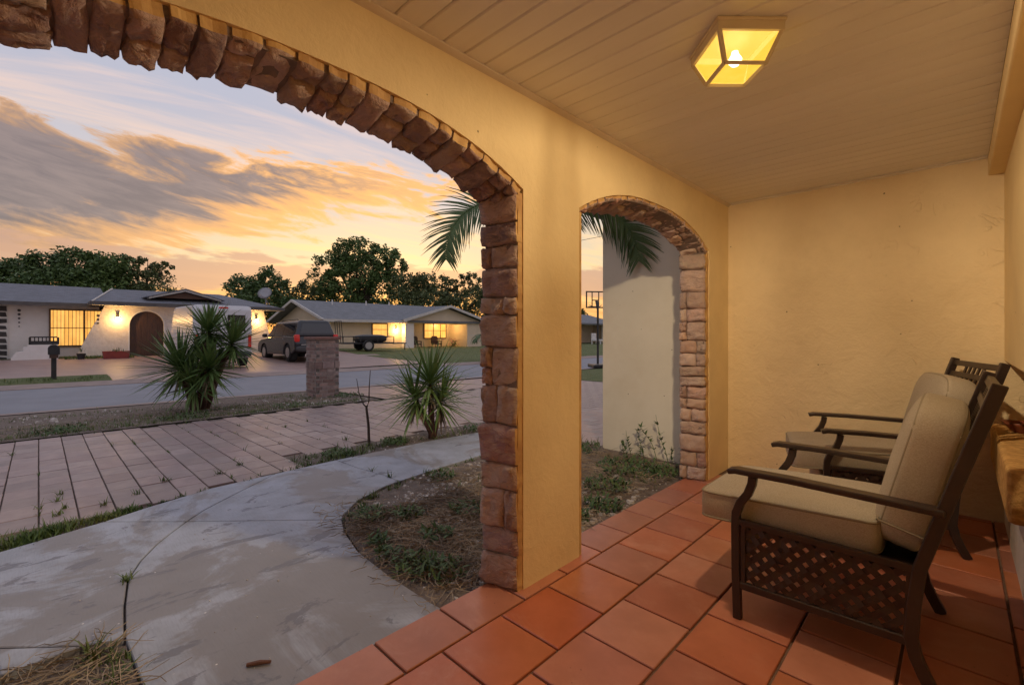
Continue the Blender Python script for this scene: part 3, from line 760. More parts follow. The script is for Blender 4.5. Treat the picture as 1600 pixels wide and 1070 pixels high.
o_ = t.new('ShaderNodeOutputMaterial'); tr = t.new('ShaderNodeBsdfTransparent'); tr.inputs[0].default_value = (1, .99, .94, 1)
em = t.new('ShaderNodeEmission'); gm = t.new('ShaderNodeNewGeometry')
ns = t.noise(gm.outputs['Position'], 22, 3); t.put(em.inputs[0], t.mix(ns, (1, .50, .03), (1, .60, .09))); em.inputs[1].default_value = 1.0
mx = t.new('ShaderNodeMixShader'); mx.inputs[0].default_value = .80
t.l.new(tr.outputs[0], mx.inputs[1]); t.l.new(em.outputs[0], mx.inputs[2]); t.l.new(mx.outputs[0], o_.inputs[0])
for i in range(4):
    j = (i + 1) % 4
    MB().add([(*cor0[i], -.022), (*cor0[j], -.022), (*cor1[j], -.018 - hgt), (*cor1[i], -.018 - hgt)], [(0, 1, 2, 3)]).build('pane', pane, ln)
MB().add([(*p, -.02 - hgt) for p in cor1], [(0, 1, 2, 3)]).build('pane', pane, ln)
bulb_m = mat('bulb_glow', (1, .9, .7), .4, emit=(1, .86, .6), estr=16)
MB().lathe([(.001, -.115), (.014, -.11), (.024, -.098), (.026, -.088), (.018, -.075), (.012, -.062), (.012, -.056)], 16).build('bulb', bulb_m, ln, smooth=True)
ll = lamp('lantern_light', (0, 0, -.034), 132, (1, .79, .54), .035, ln)
ll.data.use_nodes = True; t = NT(ll.data.node_tree); em_ = [n for n in t.n if n.type == 'EMISSION'][0]
lf = t.new('ShaderNodeLightFalloff'); lf.inputs[0].default_value = 1.9; lf.inputs[1].default_value = .8; t.l.new(lf.outputs['Linear'], em_.inputs['Strength'])

# ------------------------------------------------------------------ patio chairs
def cushion_piping(b, c, sx, sy, z, e, r=.006, fn=None):
    pts = []
    sg = lambda x, q: math.copysign(abs(x) ** q, x)
    for i in range(48):
        th = 2 * math.pi * i / 48
        p = (sx / 2 * sg(math.cos(th), e), sy / 2 * sg(math.sin(th), e), z)
        if fn: p = fn(p)
        pts.append((p[0] + c[0], p[1] + c[1], p[2] + c[2]))
    pts.append(pts[0]); b.tube(pts, r, 6, cap=False)
WD = .695
def make_chair(label):
    ch = thing('patio_chair', (-.70, 2.125, 0), label, 'chair', 0, 'cushioned patio chairs')
    front = [(.006, 0), (.0, .20), (-.002, .40), (.0, .46), (.018, .51), (.048, .555), (.064, .60), (.068, .632)]
    rear = [(.648, 0), (.618, .06), (.594, .12), (.582, .18), (.590, .30), (.605, .43), (.665, .64), (.732, .87), (.784, 1.04), (.798, 1.085)]
    for y0 in (0, WD - .03):
        MB().ribbon(front, y0, y0 + .030, .034).build('leg', bronze, ch, bevel=.004)
        MB().ribbon(rear, y0, y0 + .030, .040).build('leg', bronze, ch, bevel=.004)
        MB().ribbon([(-.03, .640), (.0, .648), (.2, .650), (.45, .645), (.67, .640)], y0 - .016, y0 + .046, .024).build('armrest', bronze, ch, bevel=.006)
        MB().ribbon([(.0, .425), (.60, .425)], y0 + .003, y0 + .027, .026).build('side_rail', bronze, ch, bevel=.003)
        MB().ribbon([(.0, .150), (.585, .165)], y0 + .003, y0 + .027, .030).build('side_rail', bronze, ch, bevel=.003)
        MB().ribbon([(.03, .165), (.03, .42)], y0 + .006, y0 + .024, .016).build('side_frame', bronze, ch); MB().ribbon([(.566, .175), (.578, .42)], y0 + .006, y0 + .024, .016).build('side_frame', bronze, ch)
        # woven lattice of diagonal straps
        b = MB(); x0, x1, z0, z1 = .03, .572, .168, .416; sp = .042; sw = .025
        def strap(p, q, off):
            d = Vector((q[0] - p[0], q[1] - p[1])); L = d.length
            if L < .02: return
            d.normalize(); nrm = Vector((-d.y, d.x)) * sw / 2; n = max(1, int(L / sp)); vs = []
            for i in range(n + 1):
                t = L * i / n; c = Vector(p) + d * t; wv = .0035 * (1 if (i + off) % 2 else -1)
                for sgn in (1, -1):
                    vs += [(c.x + nrm.x * sgn, y0 + .015 + wv - .0012, c.y + nrm.y * sgn), (c.x + nrm.x * sgn, y0 + .015 + wv + .0012, c.y + nrm.y * sgn)]
            b.add(vs, [f for i in range(n) for f in ((i * 4, i * 4 + 2, i * 4 + 6, i * 4 + 4), (i * 4 + 1, i * 4 + 5, i * 4 + 7, i * 4 + 3), (i * 4, i * 4 + 4, i * 4 + 5, i * 4 + 1), (i * 4 + 2, i * 4 + 3, i * 4 + 7, i * 4 + 6))])
        stp = sp * 1.414
        for dirn in (1, -1):
            k = 0; c0 = x0 - (z1 - z0)
            while c0 < x1 + (z1 - z0):
                if dirn == 1: p, q = [c0, z0], [c0 + (z1 - z0), z1]
                else: p, q = [c0, z1], [c0 + (z1 - z0), z0]
                if p[0] < x0: t = x0 - p[0]; p = [x0, p[1] + t * (1 if dirn == 1 else -1)]
                if q[0] > x1: t = q[0] - x1; q = [x1, q[1] - t * (1 if dirn == 1 else -1)]
                if q[0] > p[0]: strap(p, q, k + (1 if dirn == 1 else 0))
                c0 += .0594; k += 1
        b.build('lattice_panel', bronze, ch)
    MB().ribbon([(.0, .385), (.0, .425)], .03, WD - .03, .02).build('front_rail', bronze, ch, bevel=.003)
    MB().box(.59, .615, .03, WD - .03, .39, .43).build('rear_rail', bronze, ch)
    MB().box(.02, .60, .03, WD - .03, .385, .395).build('seat_base', bronze, ch)
    # back: crest rail, lower rail, uprights and small pierced plate
    for (z, x) in ((1.055, .790), (.985, .768), (.50, .622)):
        MB().ribbon([(x, z - .016), (x + .010, z + .016)], .03, WD - .03, .022).build('back_rail', bronze, ch, bevel=.003)
    for i in range(9):
        yv = .08 + i * (WD - .16) / 8
        MB().ribbon([(.628, .50), (.700, .75), (.774, .99)], yv - .009, yv + .009, .010).build('back_slat', bronze, ch)
    for i in range(5):
        yv = WD / 2 - .12 + i * .06; MB().ribbon([(.770, .99), (.788, 1.045)], yv - .012, yv + .012, .008).build('crest_slat', bronze, ch)
    # seat cushion
    cx, cz = .155, .462
    def puff(p):
        q = 1 - (abs(p[0]) / .33) ** 2 * .5 - (abs(p[1]) / .29) ** 2 * .5
        return (p[0], p[1], p[2] + (.012 * max(0, q) if p[2] > 0 else 0) + .03 * (p[0] / .65))
    c = MB().superbox((cx, WD / 2, cz), .68, .58, .145, .14, .26, 48, 18, puff).build('seat_cushion', fabric, ch, smooth=True)
    b = MB()
    for z in (.056, -.056): cushion_piping(b, (cx, WD / 2, cz), .672, .574, z, .14, .0055, lambda p: (p[0], p[1], p[2] + .03 * p[0] / .65))
    b.build('piping', piping_m, c, smooth=True)
    MB().superbox((-.020, WD / 2, .285), .03, .54, .20, .3, .3, 24, 10).build('front_flap', fabric, ch, smooth=True)
    # back cushion, leaning
    ang = R(14)
    def lean(p):
        bul = .02 * (1 - (p[1] / .28) ** 2) * (1 - (p[2] / .31) ** 2) if p[0] < 0 else 0
        top = -.012 * (p[1] / .28) ** 2 * (1 if p[2] > .2 else 0)
        x, z = p[0] - bul, p[2] + top
        return (x * math.cos(ang) + z * math.sin(ang), p[1], -x * math.sin(ang) + z * math.cos(ang))
    def backc(e1, e2):
        bb = MB(); vs = []
        sg = lambda x, q: math.copysign(abs(x) ** q, x); nu, nv = 48, 18
        for j in range(nv + 1):
            ph = -math.pi / 2 + math.pi * j / nv
            for i in range(nu):
                th = 2 * math.pi * i / nu
                vs.append(lean((.085 * sg(math.sin(ph), e2), .275 * sg(math.cos(ph), e2) * sg(math.cos(th), e1), .285 * sg(math.cos(ph), e2) * sg(math.sin(th), e1))))
        bb.add(vs, [(j * nu + i, j * nu + (i + 1) % nu, (j + 1) * nu + (i + 1) % nu, (j + 1) * nu + i) for j in range(nv) for i in range(nu)])
        return bb
    b = backc(.34, .36); C0 = (.600, WD / 2, .715)
    b.v = [(p[0] + C0[0], p[1] + C0[1], p[2] + C0[2]) for p in b.v]
    c = b.build('back_cushion', fabric, ch, smooth=True)
    b = MB(); sg = lambda x, q: math.copysign(abs(x) ** q, x)
    for xo in (-.060, .060):
        pts = []
        for i in range(49):
            th = 2 * math.pi * i / 48
            p = lean((xo, .262 * sg(math.cos(th), .34), .272 * sg(math.sin(th), .34))); pts.append((p[0] + C0[0], p[1] + C0[1], p[2] + C0[2]))
        b.tube(pts, .0055, 6, cap=False)
    b.build('piping', piping_m, c, smooth=True)
    # fabric band that holds the cushion's foot
    b = MB(); pts = [lean((-.074, -.274, -.19)), lean((.074, -.276, -.19)), lean((.074, .276, -.19)), lean((-.074, .274, -.19))]
    pts = [(p[0] + C0[0], p[1] + C0[1], p[2] + C0[2]) for p in pts]
    b.tube(pts + [pts[0]], .0045, 6, cap=False); b.build('strap', piping_m, c)
    return ch
ch1 = make_chair('bronze lattice-sided patio chair with tan cushions, nearest the camera')
ch2 = copy_tree(ch1); ch2['label'] = 'bronze patio chair with tan cushions angled against the end wall, behind the nearer chair'
ch2.rotation_euler = (0, 0, R(17)); ch2.location = (-.575, 3.375, 0)

# bowl
tag(MB().lathe([(.001, .0), (.045, 0), (.055, .012), (.085, .045), (.098, .062), (.092, .062), (.075, .042), (.045, .014), (.001, .01)], 28).build('bowl', terra, None, (.285, 4.10, .653), smooth=True),
    'shallow terracotta bowl on the stucco ledge', 'bowl')

# ------------------------------------------------------------------ plants
def blade(b, p, az, ln, wd, lean, droop, n=3, fold=0):
    d = Vector((math.cos(az), math.sin(az), 0)); side = Vector((-math.sin(az), math.cos(az), 0))
    P = Vector(p); th = lean; vs = []
    for i in range(n + 1):
        t = i / n; ww = wd * (1 - t ** 1.6) * (.75 + .5 * math.sin(min(1, t * 3) * 1.57)) * .5 + .0006
        vs += [P - side * ww, P + side * ww]
        P = P + (d * math.sin(th) + Vector((0, 0, 1)) * math.cos(th)) * ln / n; th += droop / n
    b.add(vs, [(i * 2, i * 2 + 1, i * 2 + 3, i * 2 + 2) for i in range(n)])
def tuft(b, x, y, z, n, h, sp, wd=.006):
    for _ in range(n):
        a = random.uniform(0, 6.28); r = abs(random.gauss(0, sp))
        blade(b, (x + r * math.cos(a), y + r * math.sin(a), z - .01), random.uniform(0, 6.28), h * random.uniform(.4, 1.15), wd * random.uniform(.6, 1.3), random.uniform(.05, .7), random.uniform(.2, 1.4), 3)
def yucca_head(b, c, n, ln, wd, up=.2, axis=(0, 0, 1)):
    ax = Vector(axis).normalized(); q = ax.to_track_quat('Z', 'Y')
    for i in range(n):
        t = i / n; th = .12 + 2.15 * t ** .85 + random.uniform(-.12, .12); az = i * 2.399 + random.uniform(-.3, .3)
        L = ln * random.uniform(.8, 1.1) * (.8 + .3 * math.sin(3.1 * t)); drop = random.uniform(.0, .35) * (t + .1)
        d0 = Vector((math.sin(th) * math.cos(az), math.sin(th) * math.sin(az), math.cos(th))); d0 = q @ d0
        P = Vector(c) + ax * (.10 * (1 - t) - .05); side = d0.cross(Vector((0, 0, 1)))
        if side.length < .05: side = Vector((1, 0, 0))
        side.normalize(); up_ = side.cross(d0).normalized(); vs = []; n_ = 4; d = d0.copy()
        for k in range(n_ + 1):
            s = k / n_; ww = wd * .5 * (.55 + .45 * math.sin(min(1, s * 2.5) * 1.57)) * (1 - max(0, (s - .3) / .7) ** 1.5) + .0008
            vs += [P - side * ww + up_ * ww * .35, P, P + side * ww + up_ * ww * .35]
            P = P + d * (L / n_); d = (d + Vector((0, 0, -drop / n_ * 1.2))).normalized()
        b.add(vs, [f for k in range(n_) for f in ((k * 3, k * 3 + 1, k * 3 + 4, k * 3 + 3), (k * 3 + 1, k * 3 + 2, k * 3 + 5, k * 3 + 4))])
def yucca(name, loc, label, heads, stems, m):
    t = thing(name, loc, label, 'plant')
    for (pts, r) in stems: MB().tube(pts, r, 8).build('trunk', yuc_bark, t, smooth=True)
    for (c, n, ln, wd, ax) in heads:
        b = MB(); yucca_head(b, c, n, ln, wd, axis=ax); b.build('leaf_rosette', m, t, raw=True)
        b = MB()
        for _ in range(16): blade(b, (c[0], c[1], c[2] - random.uniform(.05, .16)), random.uniform(0, 6.28), ln * random.uniform(.35, .6), wd * .7, random.uniform(1.9, 2.7), random.uniform(-.2, .5), 3)
        b.build('dead_leaves', straw_m, t, raw=True)
    return t
# camera-right at these spots is about (.72,.70): give heads as (right, up, away) and turn them into world offsets
def rua(r, u, a): return (.7176 * r - .6965 * a, .6965 * r + .7176 * a, u)
yucca('yucca_plant', (-9.722, 2.004, gz(-9.7, 2)), 'large many-headed yucca beside the street, in front of the white van',
      [(rua(.16, 1.36, 0), 100, .66, .05, (.05, 0, 1)), (rua(.52, 1.16, .1), 110, .66, .05, rua(.3, 1, 0)), (rua(-.22, .72, -.15), 120, .84, .055, rua(-.35, 1, -.2)),
       (rua(.34, .72, -.25), 100, .70, .05, rua(.3, 1, -.4)), (rua(-.05, 1.0, .2), 60, .6, .045, rua(-.2, 1, .3)), (rua(.1, .45, -.3), 60, .66, .045, rua(0, .8, -.6))],
      [([(0, 0, -.05), rua(.1, .5, 0), rua(.16, 1.36, 0)], [.10, .075, .045]), ([rua(.06, -.05, 0), rua(.24, .5, .05), rua(.48, 1.12, .1)], [.085, .065, .04]),
       ([rua(-.05, -.05, 0), rua(-.1, .3, -.1), rua(-.18, .66, -.15)], [.09, .07, .045]), ([rua(.05, -.05, -.05), rua(.2, .4, -.15), rua(.30, .72, -.25)], [.08, .06, .04]),
       ([rua(-.02, -.05, .06), rua(-.05, .6, .1), rua(-.05, 1.0, .2)], [.07, .05, .04])], yucca_dk)
yucca('yucca_plant', (-4.687, 3.402, -.06), 'small bright green yucca in the strip beside the concrete walk',
      [(rua(-.02, .66, 0), 95, .66, .036, (0, 0, 1)), (rua(-.19, .50, -.05), 70, .58, .034, rua(-.5, 1, -.1)), (rua(.10, .44, .05), 60, .56, .034, rua(.4, .9, .2))],
      [([rua(.0, -.03, 0), rua(-.01, .3, 0), rua(-.02, .66, 0)], [.045, .038, .028]), ([rua(-.02, .08, 0), rua(-.10, .25, -.02), rua(-.19, .50, -.05)], [.03, .026, .02]),
       ([rua(.02, .0, .02), rua(.06, .2, .03), rua(.10, .40, .05)], [.03, .026, .02])], yucca_m)
# bare sapling
sp = thing('bare_sapling', (-4.89, 2.666, -.06), 'thin leafless forked sapling stick between walk and driveway', 'plant')
MB().tube([(0, 0, -.03), rua(-.01, .25, 0), rua(-.03, .42, 0), rua(-.035, .47, 0)], [.017, .015, .014, .012], 7).build('trunk', bark, sp)
MB().tube([rua(-.033, .45, 0), rua(-.07, .49, 0), rua(-.12, .62, 0), rua(-.15, .78, .01)], [.009, .007, .005, .003], 6).build('branch', bark, sp)
MB().tube([rua(-.03, .44, 0), rua(-.005, .52, 0), rua(.0, .7, 0), rua(.012, .88, 0)], [.010, .008, .006, .004], 6).build('branch', bark, sp)

# palm behind the pier
def frond(b, base, az, L, up, drop, ll, nl=50, wd=.021, twist=0):
    d = Vector((math.cos(az), math.sin(az), 0)); P = Vector(base); th = up; pts = []
    n = 14
    for i in range(n + 1):
        pts.append(P.copy()); P = P + (d * math.cos(th) + Vector((0, 0, 1)) * math.sin(th)) * L / n; th -= drop / n
    b.tube(pts, [.012 * (1 - i / (n + 1)) + .002 for i in range(n + 1)], 5)
    for k in range(nl):
        s = .10 + .9 * k / (nl - 1); f = s * n; i = min(n - 1, int(f)); p = pts[i].lerp(pts[i + 1], f - i)
        tan = (pts[i + 1] - pts[i]).normalized(); sd = tan.cross(Vector((0, 0, 1)))
        sd.normalize(); nn = sd.cross(tan); sd, nn = sd * math.cos(twist) + nn * math.sin(twist), nn * math.cos(twist) - sd * math.sin(twist)
        for sgn in (1, -1):
            l = ll * (math.sin(3.0 * min(1, s * .95 + .06)) ** .6 * .85 + .25) * random.uniform(.85, 1.1)
            dv = (sd * sgn * (.95 - .25 * s) + tan * (.40 + .45 * s) + nn * random.uniform(-.1, .25)).normalized()
            wv = dv.cross(nn).normalized() * wd * .5; q = p.copy(); vs = []
            for m_ in range(4):
                t = m_ / 3; ww = wv * (1 - t ** 2 * .92); vs += [q - ww, q + ww]
                q = q + dv * l / 3; dv = (dv + Vector((0, 0, -.16))).normalized()
            b.add(vs, [(0, 1, 3, 2), (2, 3, 5, 4), (4, 5, 7, 6)])
pt = thing('palm_tree', (-3.38, 3.86, -.05), 'palm behind the pier, fronds drooping into both arches', 'palm')
MB().tube([(0, 0, -.1), (.01, 0, .8), (0, .01, 1.8), (0, 0, 2.62)], [.085, .075, .065, .06], 10).build('trunk', bark, pt, smooth=True)
RT = math.atan2(.6965, .7176)                     # azimuth of camera-right
for (daz, L, up, drop, ll) in [(math.pi + .25, 1.42, .62, 2.35, .40), (-.30, 1.5, .55, 2.15, .42), (1.5, 1.2, .9, 1.9, .34), (1.9, 1.2, .4, 1.6, .34), (-1.45, 1.0, 1.1, 2.2, .3), (-1.8, 1.1, .8, 2.2, .3), (1.2, 1.1, 1.2, 1.6, .3), (-1.2, 1.1, .6, 1.9, .3)]:
    b = MB(); frond(b, (0, 0, 2.60), RT + daz, L, up, drop, ll, twist=1.15 if abs(math.cos(daz)) > .9 else .3); b.build('frond', palm_m, pt, raw=True)

# weed against the garage wall
wp = thing('weed_plant', (-2.05, 4.33, -.045), 'straggly leafy weed growing against the cream garage wall', 'plant')
def sprig(base, az, L, lean, nl, ll):
    b = MB(); P = Vector(base); th = lean; pts = []; d = Vector((math.cos(az), math.sin(az), 0)); n = 10
    for i in range(n + 1):
        pts.append(P.copy()); P = P + (d * math.sin(th) + Vector((0, 0, 1)) * math.cos(th)) * L / n; th += random.uniform(-.12, .16)
    b.tube(pts, [.004 - .0025 * i / n for i in range(n + 1)], 5)
    for k in range(nl):
        i = random.randint(2, n - 1); blade(b, pts[i], random.uniform(0, 6.28), ll * random.uniform(.6, 1.2), .018, random.uniform(.5, 1.4), random.uniform(.2, 1.2), 3)
    b.build('stem', weed_m, wp, raw=True)
sprig((.12, -.02, 0), R(10), .62, .12, 26, .07); sprig((.02, -.03, 0), R(170), .50, .35, 22, .06); sprig((-.12, 0, 0), R(200), .42, .2, 20, .07)
sprig((-.25, -.02, 0), R(160), .33, .3, 18, .06); sprig((.2, -.04, 0), R(30), .35, .2, 14, .06); sprig((-.4, -.02, 0), R(150), .28, .3, 14, .06)
for _ in range(6): sprig((random.uniform(-.5, .3), random.uniform(-.12, 0), 0), random.uniform(0, 6.28), .2, .3, 14, .05)

# grass along edges, weeds, straw, chips (uncountable)
g = MB()
def strip(path, n, h, sp, wd=.006, z=None):
    for _ in range(n):
        i = random.randrange(len(path) - 1); t = random.random(); p, q = path[i], path[i + 1]
        x, y = p[0] + (q[0] - p[0]) * t, p[1] + (q[1] - p[1]) * t
        tuft(g, x + random.gauss(0, sp * .4), y + random.gauss(0, sp * .4), (gz(x, y) if z is None else z), random.randint(6, 12), h * random.uniform(.5, 1.2), sp * .5, wd)
strip([(-4.05, -.6), (-4.12, -.16), (-4.27, .115)], 130, .085, .10); strip([(-4.27, .115), (-4.33, .50)], 70, .06, .06); strip([(-4.33, .554), (-4.46, .99)], 16, .05, .03)
strip([(-4.44, 1.1), (-4.48, 1.55)], 5, .05, .03)
strip([(-4.56, 1.7), (-4.62, 2.2), (-4.70, 2.7)], 46, .09, .10); strip([(-4.8, 1.8), (-4.85, 2.6), (-4.75, 3.2)], 40, .10, .12); strip([(-4.65, 3.2), (-4.6, 4.4)], 30, .07, .12)
for (x, y, n) in [(-3.08, .318, 3), (-4.6, .10, 2), (-4.75, .13, 2), (-5.0, .1, 2), (-5.2, .12, 2), (-4.75, .55, 2), (-5.0, .76, 2), (-4.62, .34, 2), (-5.1, 1.38, 2), (-4.9, 1.16, 2), (-3.9, 2.15, 1), (-3.62, 2.17, 2)]:
    for _ in range(n): tuft(g, x, y, -.03 if x > -4.2 else gz(x, y), 9, .07, .018)
strip([(-2.5, .05), (-2.42, .2), (-2.15, .22), (-1.9, .1)], 22, .10, .07, z=-.035)
strip([(-3.05, 1.52), (-3.3, 1.8), (-3.5, 2.5), (-3.55, 3.3)], 34, .07, .05, z=-.04)
strip([(-2.75, 1.75), (-3.0, 2.4), (-2.7, 3.0), (-2.9, 3.8)], 10, .10, .14, z=-.04)
for _ in range(46):
    x_, y_ = -4.6 - 3.4 * random.random() ** 1.6, -8.8 + PW * random.randint(42, 58)
    for k_ in range(random.randint(1, 2)): tuft(g, x_ + random.uniform(-.06, .06), y_, gz(x_, y_), random.randint(3, 7), random.uniform(.03, .09), .015)
strip([(-2.2, 3.2), (-2.0, 3.7), (-2.3, 4.1)], 26, .08, .2, z=-.04); strip([(-3.1, 3.9), (-3.3, 4.35), (-2.95, 4.6)], 34, .09, .12, z=-.04)
for y0 in (-.5, .5, 1.5, 2.5, 3.5): strip([(-8.55, y0), (-8.65, y0 + 1)], 50, .09, .22)
strip([(-9.4, .8), (-9.3, 2.8)], 70, .09, .45); strip([(-10.4, 3.0), (-10.2, 4.7)], 40, .09, .3)
strip([(-9.2, -.5), (-9.0, 1.0)], 50, .10, .4); strip([(-10.6, -1.0), (-10.2, 2.0)], 70, .08, .5); strip([(-9.6, 3.4), (-9.6, 4.7)], 40, .11, .3); strip([(-9.3, 2.4), (-9.0, 3.6)], 30, .08, .25); strip([(-10.6, 4.3), (-9.9, 4.8)], 20, .1, .2)
tag(g.build('grass', grass_m, raw=True), kind='stuff')
g = MB()                                                        # leafy ground weeds
def weedpatch(x, y, r, n, z=-.04):
    for _ in range(n):
        a = random.uniform(0, 6.28); q = r * math.sqrt(random.random())
        blade(g, (x + q * math.cos(a), y + q * math.sin(a), z + random.uniform(0, .05)), random.uniform(0, 6.28), random.uniform(.03, .06), random.uniform(.012, .022), random.uniform(.5, 1.4), random.uniform(.2, .9), 2)
for a_ in [(-2.14, 1.42, .13, 150), (-1.98, 1.50, .12, 120), (-2.55, 1.45, .06, 60), (-2.36, 1.40, .06, 60), (-2.75, 1.80, .10, 90), (-1.95, 2.55, .16, 240), (-1.88, 2.9, .14, 170), (-2.0, 2.3, .13, 160), (-2.1, 3.3, .2, 240), (-2.25, 3.9, .3, 380), (-2.95, 1.62, .12, 110), (-2.55, 2.2, .16, 120), (-3.3, 2.5, .12, 110), (-2.35, 1.75, .10, 80), (-8.75, .2, .3, 260, -.095), (-8.8, 1.6, .35, 300, -.095), (-8.8, 3.2, .3, 200, -.095), (-9.3, 4.6, .3, 220, -.1), (-8.7, -.9, .35, 260, -.095), (-4.7, 2.2, .16, 200, -.05), (-4.75, 2.9, .16, 200, -.05), (-4.62, 4.1, .2, 160, -.05), (-1.9, 4.0, .18, 200), (-3.0, 4.15, .25, 240)]: weedpatch(*a_)
tag(g.build('ground_weeds', weed_m, raw=True), kind='stuff')
g = MB()                                                        # dry straw
def straw(x0, x1, y0, y1, n, z, L=.22):
    for _ in range(n):
        x, y = random.uniform(x0, x1), random.uniform(y0, y1); a = random.uniform(0, 6.28)
        pts = []; P = Vector((x, y, z + random.uniform(.0, .035)))
        for i in range(5):
            pts.append(P.copy()); a += random.uniform(-.5, .5); P = P + Vector((math.cos(a), math.sin(a), random.uniform(-.22, .25))) * L * random.uniform(.5, 1.2) / 5
            P.z = max(P.z, z)
        g.tube(pts, [.0016, .0023, .0023, .0018, .001], 3, cap=False)
straw(-2.48, -1.74, -.6, .22, 700, -.033, .25); straw(-2.95, -1.78, 1.42, 2.5, 2600, -.043); straw(-3.35, -1.8, 2.3, 4.3, 2200, -.043)
straw(-9.6, -8.5, -1, 4.5, 500, -.10, .3); straw(-3.3, -2.75, 1.3, 1.75, 90, -.027, .14); straw(-2.6, -1.75, 1.22, 1.36, 70, -.027, .12); straw(-2.62, -2.45, -.4, .3, 40, -.026, .16)
tag(g.build('dry_straw', straw_m, raw=True), kind='stuff')
g = MB()                                                        # shell and stone chips
def chips(x0, x1, y0, y1, n, z, s0, s1):
    for _ in range(n):
        x, y = random.uniform(x0, x1), random.uniform(y0, y1); s = s0 + (s1 - s0) * random.random() ** 2.5
        a = random.uniform(0, 6.28); zz = z if z is not None else gz(x, y) + .006
        k = 6; top = []; bot = []
        for i in range(k):
            t = a + 6.283 * i / k; r = s * random.uniform(.6, 1.1)
            bot.append((x + r * math.cos(t), y + r * .75 * math.sin(t), zz - .004)); top.append((x + r * .72 * math.cos(t), y + r * .55 * math.sin(t), zz + s * random.uniform(.3, .55)))
        g.add(bot + top, [tuple(range(k, 2 * k))] + [(i, (i + 1) % k, k + (i + 1) % k, k + i) for i in range(k)])
chips(-3.2, -2.4, 1.6, 3.2, 620, -.045, .008, .035); chips(-2.4, -1.75, 1.35, 3.4, 420, -.045, .008, .04); chips(-3.5, -2.9, 2.1, 4.3, 240, -.045, .007, .03); chips(-2.3, -1.75, 2.2, 4.2, 170, -.045, .01, .045)
chips(-5.05, -4.55, 1.75, 4.5, 160, -.055, .008, .03); chips(-10.6, -8.45, -2, 4.7, 300, None, .008, .035); chips(-9.9, -8.6, 2.5, 4.4, 70, None, .015, .06); chips(-10.9, -9.9, -2.5, 1.0, 40, None, .02, .09)
chips(-3.6, -1.8, .1, 1.3, 26, -.027, .004, .009)
tag(g.build('shell_chips', chip_m), kind='stuff')
# twig on the concrete
tag(MB().tube([(-1.955, .555, -.020), (-1.93, .592, -.017), (-1.905, .625, -.018)], [.007, .009, .006], 8).build('twig', mat('twig_bark', (.14, .06, .035), .7)), 'short brown stick lying on the concrete', 'stick')

# ------------------------------------------------------------------ trees
def tree(name, loc, label, height, crown, n_leaf, m, leaf=.30, trunk_r=.28, trunk_top=None, seed=1):
    rn = random.Random(seed); t = thing(name, loc, label, 'tree', 0, 'background trees')
    tt = trunk_top or height * .45
    b = MB(); b.tube([(0, 0, -.3), (.1, .05, tt * .5), (.0, .1, tt)], [trunk_r, trunk_r * .75, trunk_r * .5], 8)
    for (c, r) in crown:
        c0 = Vector((rn.uniform(-.1, .1), rn.uniform(-.1, .1), tt * rn.uniform(.7, 1)))
        mid = c0.lerp(Vector(c), .55) + Vector((0, 0, .3)); b.tube([c0, mid, Vector(c) + Vector((0, 0, r[2] * .3))], [trunk_r * .42, trunk_r * .26, trunk_r * .08], 6)
    b.build('trunk', bark, t, smooth=True)
    b = MB(); n_leaf = int(n_leaf * 2.1); leaf *= 1.12; tot = sum((r[0] * r[1] * r[2]) ** .8 for c, r in crown)
    for (c, r) in crown:
        n = int(n_leaf * (r[0] * r[1] * r[2]) ** .8 / tot); nc = max(9, n // 60)
        cl = []
        for _ in range(nc):                        # sub-clumps over the shell of the ellipsoid
            v = Vector((rn.gauss(0, 1), rn.gauss(0, 1), rn.gauss(.15, 1))).normalized() * rn.uniform(.55, 1.0)
            cl.append((Vector((c[0] + v.x * r[0], c[1] + v.y * r[1], c[2] + v.z * r[2])), rn.uniform(.26, .46) * min(r)))
        for _ in range(n):
            q, cr = rn.choice(cl); v = Vector((rn.gauss(0, 1), rn.gauss(0, 1), rn.gauss(0, 1))).normalized() * cr * rn.random() ** .4
            p = q + v; s = leaf * rn.uniform(.5, 1.1)
            u = Vector((rn.gauss(0, 1), rn.gauss(0, 1), rn.gauss(0, .6))).normalized(); w_ = u.cross(Vector((rn.gauss(0, 1), rn.gauss(0, 1), rn.gauss(0, 1)))).normalized()
            b.add([p - u * s * .6, p - w_ * s * .32, p + u * s * .6, p + w_ * s * .32], [(0, 1, 2, 3)])
    b.build('crown', m, t, raw=True)
    return t
def pos(px, t):                                    # a spot t metres ahead along the photograph's column px
    u = (px - 800) / 717.8; return Vector((t * (-.6965 + .7176 * u), t * (.7176 + .6965 * u), 0))
def crown_rua(lst): return [(rua(*c), (r[0], r[0], r[1])) for c, r in lst]
def T(px, t, label, h, cr, n, m, leaf=.3, seed=1, name='broadleaf_tree', tr=.28, tt=None):
    p = pos(px, t); tree(name, (p.x, p.y, .2), label, h, crown_rua(cr), n, m, leaf, tr, tt, seed)
T(20, 46, 'dark tree at far left above the long grey roof', 8, [((-.9, 6.3, 0), (2.6, 1.9)), ((1.4, 6.6, 0), (2.2, 1.9)), ((0, 4.2, 0), (3.4, 2.2))], 4200, leaf_dark, .34, 2)
T(95, 44, 'dense dark green tree behind the barred window roof', 9, [((-1.4, 7.0, 0), (1.9, 1.7)), ((1.0, 7.6, .3), (2.0, 1.7)), ((0, 5.0, 0), (3.6, 2.4))], 5200, leaf_dark, .32, 3)
T(160, 45, 'bushy green tree above the slanted wing wall', 9, [((-1.2, 7.4, 0), (1.7, 1.6)), ((1.1, 7.2, 0), (1.8, 1.7)), ((0, 5.0, 0), (3.0, 2.5))], 4600, leaf_mid, .30, 4)
